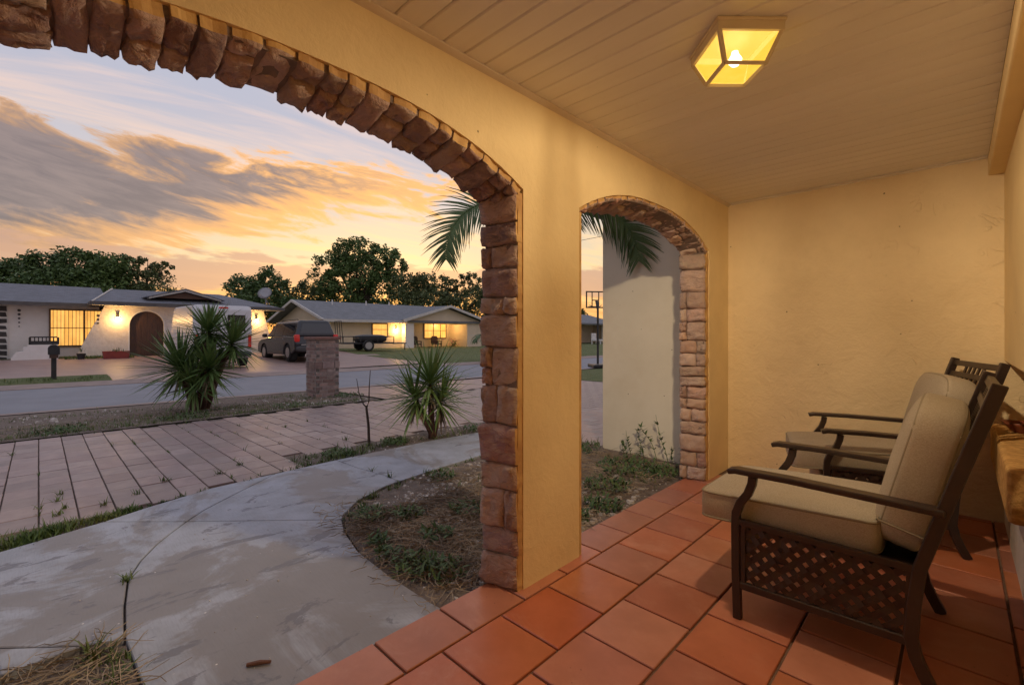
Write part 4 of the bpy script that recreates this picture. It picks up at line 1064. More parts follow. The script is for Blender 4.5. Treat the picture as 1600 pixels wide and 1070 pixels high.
T(228, 47, 'open airy tree with bare gaps behind the arched door roof', 9.5, [((-1.8, 8.2, 0), (1.1, .7)), ((.2, 8.4, 0), (1.2, .7)), ((1.9, 7.6, 0), (1.3, .8)), ((0, 6.4, 0), (2.6, 1.3)), ((.6, 4.6, 0), (3.0, 1.8))], 3000, leaf_olive, .26, 5)
T(408, 50, 'rounded dark tree between the two houses', 8, [((-1.6, 6.0, 0), (1.9, 1.6)), ((1.0, 6.6, 0), (1.8, 1.4)), ((0, 4.2, 0), (3.5, 2.3))], 5200, leaf_dark, .30, 6)
T(478, 56, 'low dark tree left of the tall oak', 7, [((-.6, 5.6, 0), (1.9, 1.6)), ((1.6, 5.4, 0), (2.2, 1.7)), ((0, 3.6, 0), (3.6, 2.0))], 3600, leaf_olive, .30, 7)
T(562, 54, 'tall broad oak standing behind the tan house', 12, [((-3.2, 9.2, 0), (2.1, 1.7)), ((-.6, 10.4, 0), (2.6, 1.6)), ((2.4, 10.1, .4), (2.2, 1.5)), ((3.9, 8.7, 0), (1.9, 1.3)), ((-4.2, 7.2, 0), (1.8, 1.5)), ((0, 8.0, .5), (3.4, 1.9)), ((2.9, 6.6, 0), (2.4, 1.5)), ((-1.6, 5.6, 0), (3.0, 1.8))], 9000, leaf_mid, .30, 8, 'oak_tree', .5, 5)
T(655, 52, 'mid-height tree right of the tall oak', 8, [((-1.2, 6.3, 0), (2.0, 1.5)), ((1.5, 6.7, 0), (2.0, 1.4)), ((0, 4.4, 0), (3.6, 2.0))], 4200, leaf_olive, .28, 9)
T(725, 54, 'airy tree behind the porch gable of the tan house', 8, [((-1.6, 6.3, 0), (1.5, 1.1)), ((.8, 6.9, 0), (1.6, 1.1)), ((2.6, 5.9, 0), (1.7, 1.2)), ((0, 4.4, 0), (3.2, 1.8))], 3000, leaf_olive, .28, 10)
T(600, 66, 'far tree filling the gap behind the oak', 8, [((-3, 5.4, 0), (3, 2)), ((2, 5.0, 0), (3, 2)), ((0, 3.2, 0), (6, 2.0))], 4200, leaf_dark, .36, 11)
T(335, 70, 'distant low tree on the skyline right of the arched door', 6, [((-2, 4.4, 0), (2.6, 1.4)), ((2.4, 4.2, 0), (2.6, 1.4)), ((0, 2.8, 0), (5, 1.6))], 2600, leaf_dark, .36, 12)
T(800, 56, 'dark tree standing behind the pier', 8, [((-1.6, 5.8, 0), (2.4, 1.7)), ((2, 5.6, 0), (2.4, 1.6)), ((0, 3.8, 0), (4, 2.0))], 3000, leaf_dark, .32, 13)
T(897, 62, 'tree seen at the left edge of the small arch', 7, [((-1, 4.6, 0), (1.8, 1.4)), ((0.1, 3.3, 0), (1.6, 1.2))], 1500, leaf_mid, .30, 14)
# ------------------------------------------------------------------ house 1 (left, across the street)
HX = -26.6
h1 = thing('ranch_house', (HX, 0, .2), 'white ranch house with arched wooden door and grey roof across the street', 'house')
def hb(name, m, fn, parent, **k):
    b = MB(); fn(b); return b.build(name, m, parent, **k)
# walls (local x: 0 = entrance front, negative = further back)
hb('wall', wall_white, lambda b: b.box(-9, -1.1, -13, 1.9, -.4, 2.30), h1)
def wing(b):                                      # rough front wall with battered ends and an arched doorway
    cy, hwid, zs = 3.45, .62, 1.42
    top = 2.27
    pts = [(cy + hwid, -.4)] + [(cy + hwid * math.cos(a), zs + hwid * math.sin(a)) for a in [math.pi * i / 14 for i in range(15)]] + [(cy - hwid, -.4)]
    poly = [(1.0, -.4), (1.22, .38), (2.02, top), (8.35, top), (8.95, -.4)]
    full = poly[::-1][:0] + [(8.95, -.4)] + pts + [(1.0, -.4), (1.22, .38), (2.02, top), (8.35, top)]
    b.prism(full, -.22, 0, 'x')
hb('entry_wall', wall_rough, wing, h1)
hb('wall', wall_white, lambda b: b.box(-9, -.24, 2.3, 8.3, -.4, 2.26), h1)
d = hb('door', wood_dk, lambda b: (b.prism([(2.80, -.1), (4.10, -.1), (4.10, 1.42)] + [(3.45 + .65 * math.cos(math.pi * i / 12), 1.42 + .65 * math.sin(math.pi * i / 12)) for i in range(1, 12)] + [(2.80, 1.42)], -.2, -.15, 'x'), b.box(-.15, -.135, 3.43, 3.47, -.05, 2.0)), h1)
for i in range(6): hb('plank', wood_dk, lambda b: b.box(-.15, -.138, 2.86 + i * .2, 2.86 + i * .2 + .185, -.05, 1.5), d)
hb('door_surround', wall_white, lambda b: [b.box(-.004, .03, 3.45 + s * .62 - (.05 if s < 0 else 0), 3.45 + s * .62 + (.05 if s > 0 else 0), -.2, 1.42) for s in (-1, 1)] + [b.prism([(3.45 + r * math.cos(a), 1.42 + r * math.sin(a)) for r, a in ((.62, math.pi * i / 12), (.67, math.pi * i / 12), (.67, math.pi * (i + 1) / 12), (.62, math.pi * (i + 1) / 12))], -.004, .03, 'x') for i in range(12)], h1)
# window with bars
wn = hb('window', win_glow, lambda b: b.box(-1.10, -1.07, .36, 2.0, .52, 2.02), h1)
hb('window_frame', frame_br, lambda b: (b.box(-1.09, -1.02, .30, .36, .46, 2.08), b.box(-1.09, -1.02, .36, 2.05, .46, .52), b.box(-1.09, -1.02, .36, 2.05, 2.02, 2.08), b.box(-1.09, -1.03, 1.38, 1.43, .52, 2.02), b.box(-1.09, -1.03, .36, 2.0, 1.25, 1.28)), wn)
for i in range(13): hb('bar', black_m, lambda b: b.box(-1.0, -.985, .42 + i * .118, .436 + i * .118, .48, 2.06), wn)
# roofs
def gable_y(b, x0, x1, y0, y1, ze, zr, th=.12):   # ridge along Y
    xm = (x0 + x1) / 2
    for s in (0, 1):
        xe = x0 if s == 0 else x1
        b.hexa([(xe, y0, ze - th), (xm, y0, zr - th), (xm, y1, zr - th), (xe, y1, ze - th), (xe, y0, ze), (xm, y0, zr), (xm, y1, zr), (xe, y1, ze)])
rf = hb('roof', shingle, lambda b: gable_y(b, -9.6, -.35, -13.6, 2.2, 2.32, 3.35), h1)
hb('fascia', fascia_dk, lambda b: b.box(-.36, -.30, -13.6, 2.2, 2.17, 2.315), rf)
def hip(b):
    e = [(.65, 1.55, 2.36), (.65, 9.15, 2.36), (-9.6, 9.15, 2.36), (-9.6, 1.55, 2.36)]; r = [(-4.2, 2.6, 3.28), (-4.2, 7.3, 3.28)]
    b.add(e + r, [(0, 1, 5, 4), (1, 2, 5), (2, 3, 4, 5), (3, 0, 4), (3, 2, 1, 0)])
rf2 = hb('roof', shingle, hip, h1)
hb('fascia', fascia_dk, lambda b: (b.box(.64, .70, 1.5, 9.2, 2.23, 2.39), b.box(-9.6, .64, 1.49, 1.55, 2.23, 2.39), b.box(-9.6, .64, 9.15, 9.21, 2.23, 2.39)), rf2)
hb('soffit', white_m, lambda b: b.box(.0, .64, 1.56, 9.14, 2.24, 2.28), rf2)
hb('ridge_cap', fascia_wt, lambda b: b.tube([(.66, 1.54, 2.38), (-4.2, 2.6, 3.30)], .03, 5), rf2)
gb = hb('roof_gable', fascia_wt, lambda b: (b.prism([(3.55, 2.72), (4.95, 3.14), (6.45, 2.72), (6.45, 2.64), (4.95, 3.05), (3.55, 2.64)], -1.6, -.2, 'x')), h1)
hb('roof_gable_slope', shingle, lambda b: (b.hexa([(-3.6, 3.4, 2.74), (-.15, 3.4, 2.68), (-.15, 4.95, 3.15), (-3.6, 4.95, 3.2), (-3.6, 3.4, 2.78), (-.15, 3.4, 2.72), (-.15, 4.95, 3.19), (-3.6, 4.95, 3.24)]), b.hexa([(-3.6, 4.95, 3.2), (-.15, 4.95, 3.15), (-.15, 6.6, 2.66), (-3.6, 6.6, 2.74), (-3.6, 4.95, 3.24), (-.15, 4.95, 3.19), (-.15, 6.6, 2.70), (-3.6, 6.6, 2.78)])), gb)
hb('gable_panel', mat('gable_brown', (.15, .085, .06), .8), lambda b: b.prism([(3.9, 2.72), (4.95, 3.02), (6.1, 2.72)], -.6, -.5, 'x'), gb)
# crazy-paved black stone panel
pn = hb('stone_panel', white_m, lambda b: b.box(-1.1, -1.05, -4.2, -.86, -.3, 2.2), h1)
rn = random.Random(4)
for j in range(9):
    z0 = -.12 + j * .255; y1 = -.875
    while y1 > -4.0:
        wy = rn.uniform(.28, .5); y = y1 - wy
        if True:
            q = [(y + .02, z0 + rn.uniform(0, .05)), (y1 - .02, z0 + rn.uniform(0, .06)), (y1 - .02 - rn.uniform(0, .04), z0 + .225 + rn.uniform(-.05, .0)), (y + .02 + rn.uniform(0, .04), z0 + .225 + rn.uniform(-.05, 0))]
            hb('stone', slate_m, lambda b: b.prism(q, -1.05, -1.02, 'x'), pn)
        y1 = y
# small wall ornaments
for (y, zs, n) in ((-.56, 1.98, 5), (1.78, 1.80, 3)):
    for i in range(n):
        x = -1.09 if y < 0 else .0
        hb('wall_ornament', black_m, lambda b: b.lathe([(.001, x - .01), (.055 - .008 * i, x), (.055 - .008 * i, x + .03), (.001, x + .035)], 8, 'x', (0, y, zs - i * .165)), h1)
def sconce(parent, x, y, z, e):
    s = hb('sconce', black_m, lambda b: (b.prism([(-.06, .10), (.06, .10), (.015, -.02), (-.015, -.02)], .01, .10, 'x'), b.box(.0, .02, -.05, .05, -.12, .12)), parent, loc=(x, y, z + .12))
    hb('sconce_lamp', sconce_glow, lambda b: b.superbox((.08, 0, -.13), .11, .16, .13, .8, .8, 14, 8), s, smooth=True)
    lamp('sconce_light', (x + .30, y, z - .06), e, (1, .55, .17), .05, parent)
sconce(h1, 0, 2.42, 1.70, 24); sconce(h1, 0, 8.0, 1.73, 24)
# stepped planter wall, bench, pots
pw = thing('planter_wall', (-26.0, .0, .2), 'low white stepped planter wall in front of the barred window', 'wall')
hb('wall', wall_white, lambda b: b.prism([(-.75, -.3), (.55, -.3), (.55, .58), (-.30, .58), (-.30, .50), (-.42, .50), (-.42, .34), (-.62, .30), (-.75, .05)], -.9, -.2, 'x'), pw)
bn = thing('patio_bench', (-26.5, .12, .775), 'black bench on top of the white planter wall', 'bench')
hb('seat', black_m, lambda b: b.box(-.35, .05, -.38, .42, .0, .10), bn); hb('backrest', black_m, lambda b: [b.box(-.35, -.30, -.38, .42, .10, .15), b.box(-.35, -.30, -.38, .42, .28, .33)] + [b.box(-.34, -.31, -.36 + i * .11, -.33 + i * .11, .15, .28) for i in range(8)], bn)
for s in (-.40, .42): hb('armrest', black_m, lambda b: b.box(-.35, .05, s, s + .05, .0, .30), bn)
rp = thing('planter_box', (-25.75, 2.3, .16), 'red rectangular planter box near the arched door', 'planter')
hb('box', red_pot, lambda b: b.prism([(-.40, -.02), (.40, -.02), (.44, .32), (-.44, .32)], -.16, .16, 'x'), rp)
def tuftobj(name, parent, n, h, sp, m):
    b = MB(); tuft(b, 0, 0, .3, n, h, sp, .02); b.build(name, m, parent, raw=True)
tuftobj('leaves', rp, 40, .22, .2, weed_m)
bpot = thing('flower_pot', (-25.9, 1.22, .17), 'small black flower pot on the grass below the window', 'pot')
hb('pot', black_m, lambda b: b.lathe([(.001, 0), (.10, 0), (.15, .24), (.12, .24), (.001, .2)], 12), bpot); tuftobj('leaves', bpot, 12, .3, .05, weed_m)
b = MB()
for _ in range(150): tuft(b, random.uniform(-26.5, -25.8), random.uniform(.7, 2.9), .19, 6, .16, .06, .02)
for _ in range(240): tuft(b, random.uniform(-18.9, -17.3), random.uniform(-6, 1.3), -.06, 6, .10, .1, .012)
tag(b.build('verge_grass', grass_m, raw=True), kind='stuff')

# satellite dish
sd_ = thing('satellite_dish', (-26.2, 8.35, 2.6), 'grey satellite dish on the corner of the white house roof', 'dish')
b = MB(); b.lathe([(.001, -.06), (.18, -.045), (.34, .0), (.35, .004), (.18, -.03), (.001, -.045)], 24, 'z')
Mx = Matrix.Translation((.12, -.1, .74)) @ Matrix.Rotation(R(-40), 4, 'Z') @ Matrix.Rotation(R(62), 4, 'Y') @ Matrix.Scale(1.0, 4)
b.v = [tuple(Mx @ Vector(p)) for p in b.v]; b.build('dish', dish_m, sd_, smooth=True)
hb('mast', dish_m, lambda b: b.tube([(0, 0, -.15), (0, 0, .45), (.08, -.06, .70)], .028, 8), sd_); hb('strut', dish_m, lambda b: b.tube([(-.1, .35, -.1), (0, 0, .42)], .016, 6), sd_)
hb('feed_arm', dish_m, lambda b: b.tube([(.1, -.1, .45), (.5, -.42, .62)], .014, 6), sd_)

# ------------------------------------------------------------------ house 2 (tan, to the right)
h2 = thing('tan_house', (-30, 0, .0), 'tan bungalow with gabled front porch and lit windows across the street', 'house')
ze = 2.18
hb('wall', wall_tan, lambda b: b.box(-9.2, 0, 13.5, 19.6, -.4, ze), h2)
hb('wall', wall_tan, lambda b: b.box(-9.2, -1.8, 19.6, 27.3, -.4, ze), h2)
def gable_wall(b): b.prism([(-9.2, ze), (0, ze), (-4.6, 3.52)], 13.5, 13.7, 'y')
hb('gable_wall', wall_tan, gable_wall, h2)
r2 = hb('roof', shingle2, lambda b: gable_y(b, -9.9, .7, 12.75, 28.0, 2.15, 3.66, .10), h2)
def rake(b):
    for xe in (.72, -9.92):
        b.hexa([(xe, 12.70, 1.99), (-4.6, 12.70, 3.50), (-4.6, 12.78, 3.50), (xe, 12.78, 1.99), (xe, 12.70, 2.17), (-4.6, 12.70, 3.68), (-4.6, 12.78, 3.68), (xe, 12.78, 2.17)])
    b.box(.70, .76, 12.72, 19.0, 1.98, 2.16)
hb('fascia', fascia_wt, rake, r2)
def porch_roof(b):                                  # ridge along X
    ym = 22.85
    for ye in (18.6, 27.1):
        b.hexa([(-4.6, ye, 2.12), (1.0, ye, 2.12), (1.0, ym, 3.32), (-4.6, ym, 3.40), (-4.6, ye, 2.22), (1.0, ye, 2.22), (1.0, ym, 3.42), (-4.6, ym, 3.50)])
r3 = hb('porch_roof', shingle2, porch_roof, h2)
def prake(b):
    for ye in (18.55, 27.15):
        b.hexa([(1.0, ye, 2.05), (1.06, ye, 2.05), (1.06, 22.85, 3.27), (1.0, 22.85, 3.27), (1.0, ye, 2.25), (1.06, ye, 2.25), (1.06, 22.85, 3.46), (1.0, 22.85, 3.46)])
hb('fascia', fascia_wt, prake, r3)
hb('gable_wall', wall_tan, lambda b: b.prism([(19.0, 2.16), (26.7, 2.16), (22.85, 3.25)], .3, .5, 'x'), h2)
hb('beam', wall_tan, lambda b: b.box(.3, .5, 19.1, 26.6, 1.98, 2.16), h2)
hb('porch_ceiling', white_m, lambda b: b.box(-1.8, .3, 19.1, 26.6, 2.12, 2.18), h2)
hb('column', wall_white, lambda b: b.box(-.2, .5, 19.0, 19.75, -.4, 1.98), h2)
pr = hb('column', wall_tan, lambda b: b.box(-1.8, .5, 25.0, 26.6, -.4, 1.98), h2)
for z in (.55, 1.05): hb('block_joint', fascia_wt, lambda b: b.box(.5, .51, 25.0, 26.6, z, z + .03), pr)
hb('porch_slab', gutter_m, lambda b: b.box(-1.8, .9, 19.75, 25.0, -.4, -.02), h2)
dr = hb('door', white_m, lambda b: b.box(-1.80, -1.74, 20.0, 20.95, -.02, 1.98), h2); hb('glass', glass_dk, lambda b: b.box(-1.74, -1.73, 20.42, 20.72, .1, 1.9), dr)
def window(parent, x, y0, y1, z0, z1, mull, bar):
    wv = hb('window', win_glow, lambda b: b.box(x, x + .03, y0, y1, z0, z1), parent)
    hb('window_frame', frame_br, lambda b: [b.box(x - .01, x + .07, y0 - .07, y0, z0 - .07, z1 + .07), b.box(x - .01, x + .07, y1, y1 + .07, z0 - .07, z1 + .07), b.box(x - .01, x + .07, y0, y1, z0 - .07, z0), b.box(x - .01, x + .07, y0, y1, z1, z1 + .07)] +
       [b.box(x, x + .06, y - .03, y + .03, z0, z1) for y in mull] + [b.box(x, x + .05, y0, y1, z - .02, z + .02) for z in bar], wv)
window(h2, -1.8, 22.3, 24.5, .85, 2.0, [23.2, 23.95], [1.45]); window(h2, 0, 16.6, 17.75, 1.02, 1.88, [], [1.5])
for (x0, x1, z0, z1, lit) in ((-6.2, -5.5, 1.45, 1.95, True), (-2.7, -2.0, 1.2, 1.95, False)):
    wv = hb('window', win_glow if lit else glass_dk, lambda b: b.box(x0, x1, 13.46, 13.5, z0, z1), h2)
    hb('window_frame', white_m, lambda b: [b.box(x0 - .06, x1 + .06, 13.44, 13.5, z - .03, z + .03) for z in (z0, z1)] + [b.box(x - .03, x + .03, 13.44, 13.5, z0, z1) for x in (x0, x1)], wv)
sconce(h2, 0, 18.5, 1.50, 60)
lamp('porch_light', (-.8, 24.0, 1.9), 45, (1, .58, .2), .06, h2)
for (y, lb) in ((20.9, 'dark porch chair beside the white door of the tan house'), (22.9, 'dark porch chair under the lit window of the tan house')):
    pc = thing('porch_chair', (-30.9, y, .0), lb, 'chair', 0, 'porch chairs')
    hb('seat', wood_dk, lambda b: b.box(-.3, .3, -.32, .32, .32, .40), pc); hb('backrest', wood_dk, lambda b: b.prism([(-.32, .40), (.32, .40), (.34, .85), (.2, 1.0), (-.2, 1.0), (-.34, .85)], -.36, -.29, 'x'), pc)
    for sy in (-.30, .26): hb('armrest', wood_dk, lambda b: b.box(-.3, .32, sy - .03, sy + .07, .55, .60), pc)
    for sx in (-.28, .24):
        for sy in (-.30, .26): hb('leg', wood_dk, lambda b: b.box(sx, sx + .05, sy, sy + .05, -.02, .56), pc)
fb = thing('flowering_bush', (-30.4, 24.3, -.02), 'small pink flowering bush at the porch of the tan house', 'bush')
b = MB(); [tuft(b, random.gauss(0, .2), random.gauss(0, .25), random.uniform(0, .6), 6, .2, .05, .03) for _ in range(30)]; b.build('leaves', weed_m, fb, raw=True)
b = MB(); [tuft(b, random.gauss(0, .22), random.gauss(0, .3), random.uniform(.2, .8), 4, .1, .05, .05) for _ in range(40)]; b.build('flowers', pink_fl, fb, raw=True)
# roof vents
for i, (y, x) in enumerate(((15.3, -3.6), (18.2, -3.9), (20.5, -4.3))):
    tag(MB().lathe([(.001, 0), (.05, 0), (.05, .4), (.07, .42), (.001, .45)], 8).build('roof_vent', white_m, None, (-30 + x, y, 3.30 + i * .05)), ['leftmost', 'middle', 'rightmost'][i] + ' small pale pipe on the tan house roof', 'vent', 'roof pipes')

# ------------------------------------------------------------------ house 3 through the small arch
h3 = thing('carport_house', (-29, 0, .0), 'far house with grey roof and carport seen through the small arch', 'house')
hb('wall', wall_tan, lambda b: b.box(-8, 0, 33, 40.5, -.4, 2.3), h3)
hb('wall', wall_tan, lambda b: b.box(-8, -2.5, 40.5, 46.6, -.4, 2.3), h3)
hb('column', white_m, lambda b: b.box(-.3, .0, 44.9, 45.3, -.4, 2.2), h3)
hb('roof', shingle2, lambda b: gable_y(b, -8.7, .7, 32.4, 47.5, 2.3, 3.5, .14), h3)
hb('beam', fascia_wt, lambda b: b.box(-.2, .3, 40.5, 47.3, 2.12, 2.3), h3)
hb('wall', wall_tan, lambda b: b.box(-8, -.2, 46.4, 47.2, -.4, 2.2), h3)
wb = thing('white_bench', (-26.7, 40.3, -.1), 'white slatted bench in front of the carport house', 'bench', R(20))
hb('seat', white_m, lambda b: b.box(-.5, .5, -.9, .9, .55, .68), wb)
hb('backrest', white_m, lambda b: [b.box(-.5, -.42, -.9, .9, 1.2, 1.32)] + [b.box(-.5, -.42, -.88 + i * .24, -.76 + i * .24, .68, 1.2) for i in range(8)], wb)
for sx in (-.48, .38):
    for sy in (-.88, .78): hb('leg', white_m, lambda b: b.box(sx, sx + .1, sy, sy + .1, 0, .55), wb)

# ------------------------------------------------------------------ basketball hoop
bk = thing('basketball_hoop', (-10.35, 15.6, -.12), 'black basketball hoop standing at the street edge', 'hoop', R(-38))
hb('base', black_m, lambda b: b.box(-.25, .6, -.35, .35, 0, .14), bk, bevel=.03)
hb('pole', black_m, lambda b: b.tube([(0, 0, .1), (0, 0, 2.45), (-.12, 0, 2.65)], .045, 8), bk)
bf = hb('backboard', black_m, lambda b: (b.box(-.32, -.29, -.40, .40, 2.38, 2.43), b.box(-.32, -.29, -.40, .40, 3.02, 3.07), b.box(-.32, -.29, -.40, -.35, 2.43, 3.02), b.box(-.32, -.29, .35, .40, 2.43, 3.02), b.box(-.315, -.295, -.16, -.12, 2.43, 3.02), b.box(-.315, -.295, .12, .16, 2.43, 3.02), b.box(-.315, -.295, -.12, .12, 2.68, 2.72)), bk)
hb('rim', black_m, lambda b: b.tube([(-.55 + .22 * math.cos(2 * math.pi * i / 20), .22 * math.sin(2 * math.pi * i / 20), 2.45) for i in range(21)], .012, 6, cap=False), bk)
hb('brace', black_m, lambda b: (b.tube([(-.02, 0, 2.2), (-.3, 0, 2.7)], .02, 6), b.tube([(0, 0, 2.35), (-.3, .25, 2.5)], .015, 6), b.tube([(0, 0, 2.35), (-.3, -.25, 2.5)], .015, 6)), bk)

# ------------------------------------------------------------------ brick pillar
bp_ = thing('brick_pillar', (-9.80, 4.25, gz(-9.8, 4.25)), 'square brick mailbox pillar with flat cap beside the street', 'pillar')
hb('core', pillar_mortar, lambda b: b.box(-.243, .243, -.243, .243, -.05, 1.224), bp_)
bmesh_c = {}
def brick(sx, sy, sz, loc):
    k = (round(sx, 3), round(sy, 3), round(sz, 3))
    if k not in bmesh_c:
        a_, b_, c_ = sx / 2, sy / 2, sz / 2; e = .004
        m_ = MB().box(-a_, a_, -b_, b_, -c_, c_); bmesh_c[k] = m_.mesh('brick', brick_m)
    inst('brick', bmesh_c[k], bp_, loc)
hgt_ = .0745
for j in range(16):
    z = .02 + j * hgt_ + hgt_ / 2; big = 8 <= j <= 9; e = .012 if big else 0; q = .25 + e; w_ = .075
    if big and j == 9: continue
    hz = hgt_ * (2 if big else 1) - .013; zc = z + (hgt_ / 2 if big else 0)
    ln_ = 2 * q - w_
    off = w_ if j % 2 == 0 else 0
    for side in range(4):
        segs_ = [.5, .5] if j % 2 else [.28, .5, .22]
        p = -q + (w_ if side % 2 == 0 else 0) * (1 if j % 2 == 0 else 0)
        lo = -q if (side + j) % 2 == 0 else -q + w_; hi = q if (side + j) % 2 == 0 else q - w_
        cur_ = lo
        for sgm in segs_:
            L_ = (hi - lo) * sgm; c_ = cur_ + L_ / 2; cur_ += L_
            if side == 0: brick(w_, L_ - .014, hz, (q - w_ / 2, c_, zc))
            elif side == 2: brick(w_, L_ - .014, hz, (-q + w_ / 2, c_, zc))
            elif side == 1: brick(L_ - .014, w_, hz, (c_, q - w_ / 2, zc))
            else: brick(L_ - .014, w_, hz, (c_, -q + w_ / 2, zc))
hb('cap', cap_m, lambda b: b.box(-.285, .285, -.285, .285, 1.225, 1.285), bp_, bevel=.008)

# mailbox
mb_ = thing('mailbox', (-18.5, .30, -.06), 'black post mailbox on the grass verge in front of the white house', 'mailbox')
hb('post', black_m, lambda b: b.box(-.055, .055, -.055, .055, -.1, .72), mb_)
hb('box', black_m, lambda b: b.prism([(-.12, .70), (.12, .70), (.12, .86)] + [(.12 * math.cos(math.pi * i / 10), .86 + .12 * math.sin(math.pi * i / 10)) for i in range(1, 10)] + [(-.12, .86)], -.26, .24, 'x'), mb_)
hb('bracket', wood_dk, lambda b: b.box(-.2, .2, -.09, .09, .60, .70), mb_)

# ------------------------------------------------------------------ vehicles (local x forward, y left, z up)
def wheel(parent, x, y, r, wd, out):
    t = hb('wheel', rubber, lambda b: b.lathe([(r * .62, -wd / 2), (r * .95, -wd / 2), (r, -wd / 2 + .03), (r, wd / 2 - .03), (r * .95, wd / 2), (r * .62, wd / 2)], 28, 'y'), parent, loc=(x, y, r), smooth=False)
    def rim(b):
        yo = out * (wd / 2 + .002)
        b.lathe([(.001, yo - out * .06), (r * .18, yo - out * .04), (r * .2, yo - out * .05), (r * .55, yo - out * .07), (r * .62, yo), (r * .66, yo)], 24, 'y')
        for k in range(6):
            a = k * math.pi / 3; d = Vector((math.cos(a), 0, math.sin(a))); s = Vector((-math.sin(a), 0, math.cos(a)))
            p0, p1 = d * r * .12, d * r * .63
            b.hexa([p0 - s * .03 + Vector((0, yo - out * .06, 0)), p1 - s * .022 + Vector((0, yo - out * .06, 0)), p1 + s * .022 + Vector((0, yo - out * .06, 0)), p0 + s * .03 + Vector((0, yo - out * .06, 0)),
                    p0 - s * .03 + Vector((0, yo - out * .01, 0)), p1 - s * .022 + Vector((0, yo - out * .005, 0)), p1 + s * .022 + Vector((0, yo - out * .005, 0)), p0 + s * .03 + Vector((0, yo - out * .01, 0))])
    hb('rim', chrome, rim, t)
def arc(cx, cz, r, a0, a1, n=9): return [(cx + r * math.cos(a0 + (a1 - a0) * i / n), cz + r * math.sin(a0 + (a1 - a0) * i / n)) for i in range(n + 1)]
def loft(b, poly, prof):       # side polygon swept through (y, inset) stations: rounded flanks
    n = len(poly); cx = sum(p[0] for p in poly) / n; cz = sum(p[1] for p in poly) / n; vs = []
    for (y, ins) in prof:
        for (x, z) in poly: vs.append((cx + (x - cx) * (1 - ins / 2.2), y, z if z < .5 else cz + (z - cz) * (1 - ins * .6)))
    fs = [(s * n + i, s * n + (i + 1) % n, (s + 1) * n + (i + 1) % n, (s + 1) * n + i) for s in range(len(prof) - 1) for i in range(n)]
    fs += [tuple(range(n)), tuple(range(len(prof) * n - 1, (len(prof) - 1) * n - 1, -1))]
    b.add(vs, fs)
def cabin(b, base, top, zb, zt, wb_, wt):       # base/top: (x0,x1)
    b.hexa([(base[0], -wb_, zb), (base[1], -wb_, zb), (base[1], wb_, zb), (base[0], wb_, zb), (top[0], -wt, zt), (top[1], -wt, zt), (top[1], wt, zt), (top[0], wt, zt)])
suv = thing('parked_suv', (-22.4, 8.45, .0), 'dark grey SUV parked on the driveway across the street', 'car', R(180))
suv.location.z = gz(-22.4, 8.4) + .012; suv.rotation_euler = (0, R(1.0), R(180))
low = [(-2.40, .45), (-2.42, .72), (-2.36, 1.02), (-.9, 1.06), (.95, 1.02), (1.9, .94), (2.28, .80), (2.38, .60), (2.36, .36), (1.95, .27)] + arc(1.48, .34, .42, 0, math.pi)[::1] + [(1.0, .25), (-1.05, .25)] + arc(-1.50, .34, .42, 0, math.pi) + [(-2.0, .30)]
HWD = .94
bd = hb('body', suv_paint, lambda b: loft(b, low, [(-HWD, .05), (-HWD + .05, .012), (-HWD + .16, 0), (HWD - .16, 0), (HWD - .05, .012), (HWD, .05)]), suv, bevel=.03, smooth=False)
cb = hb('cabin', suv_paint, lambda b: cabin(b, (-2.37, 1.42), (-2.16, .55), 1.00, 1.74, HWD - .06, HWD - .28), suv, bevel=.13, seg=5)
ang_w = math.atan2(.16, .72)
def side_glass(b, poly, sgn):
    pts = []
    for (x, z) in poly:
        yv = (HWD - .06) - .22 * (z - 1.00) / .74; pts.append((x, sgn * (yv + .004), z))
    b.add(pts + [(p[0], p[1] - sgn * .02, p[2]) for p in pts], [tuple(range(len(pts)))])
for sgn in (-1, 1):
    for poly in ([(1.16, 1.08), (.36, 1.08), (.34, 1.58), (.58, 1.58)], [(.28, 1.08), (-.72, 1.08), (-.72, 1.60), (.26, 1.60)], [(-.80, 1.08), (-1.98, 1.14), (-1.88, 1.50), (-.80, 1.60)]):
        hb('side_window', glass_dk, lambda b: side_glass(b, poly, sgn), cb)
    hb('mirror', suv_paint, lambda b: b.superbox((.98, sgn * (HWD + .10), 1.12), .16, .22, .17, .5, .5, 16, 8), suv, smooth=True)
    for x in (-.05, -.98): hb('door_handle', chrome, lambda b: b.box(x - .1, x + .02, sgn * (HWD - .005) - .015, sgn * (HWD - .005) + .015, .93, .96), bd)
    for x in (1.48, -1.50): wheel(suv, x, sgn * (HWD - .13), .345, .23, sgn)
    hb('tail_light', tail_red, lambda b: b.superbox((-2.33, sgn * (HWD - .10), .95), .20, .20, .32, .35, .35, 16, 10), bd, smooth=True)
    for x in (1.48, -1.5): hb('wheel_well', rubber, lambda b: b.lathe([(.41, sgn * (HWD - .3)), (.41, sgn * (HWD - .06)), (.05, sgn * (HWD - .3))], 20, 'y', (x, 0, .34)), bd)
def slope_panel(b, p0, p1, y0, y1, inset0, inset1, off):   # quad on the slanted end of the cabin
    (xa, za), (xb, zb) = p0, p1; d = Vector((xb - xa, zb - za)).normalized(); nrm = Vector((-d.y, d.x))
    if nrm.x > 0: nrm = -nrm
    a_ = (xa + d.x * inset0 + nrm.x * off, za + d.y * inset0 + nrm.y * off); c_ = (xb - d.x * inset1 + nrm.x * off, zb - d.y * inset1 + nrm.y * off)
    b.add([(a_[0], -y0, a_[1]), (a_[0], y0, a_[1]), (c_[0], y1, c_[1]), (c_[0], -y1, c_[1])], [(0, 1, 2, 3)])
hb('rear_window', glass_dk, lambda b: slope_panel(b, (-2.37, 1.00), (-2.16, 1.74), .70, .56, .16, .16, .012), cb)
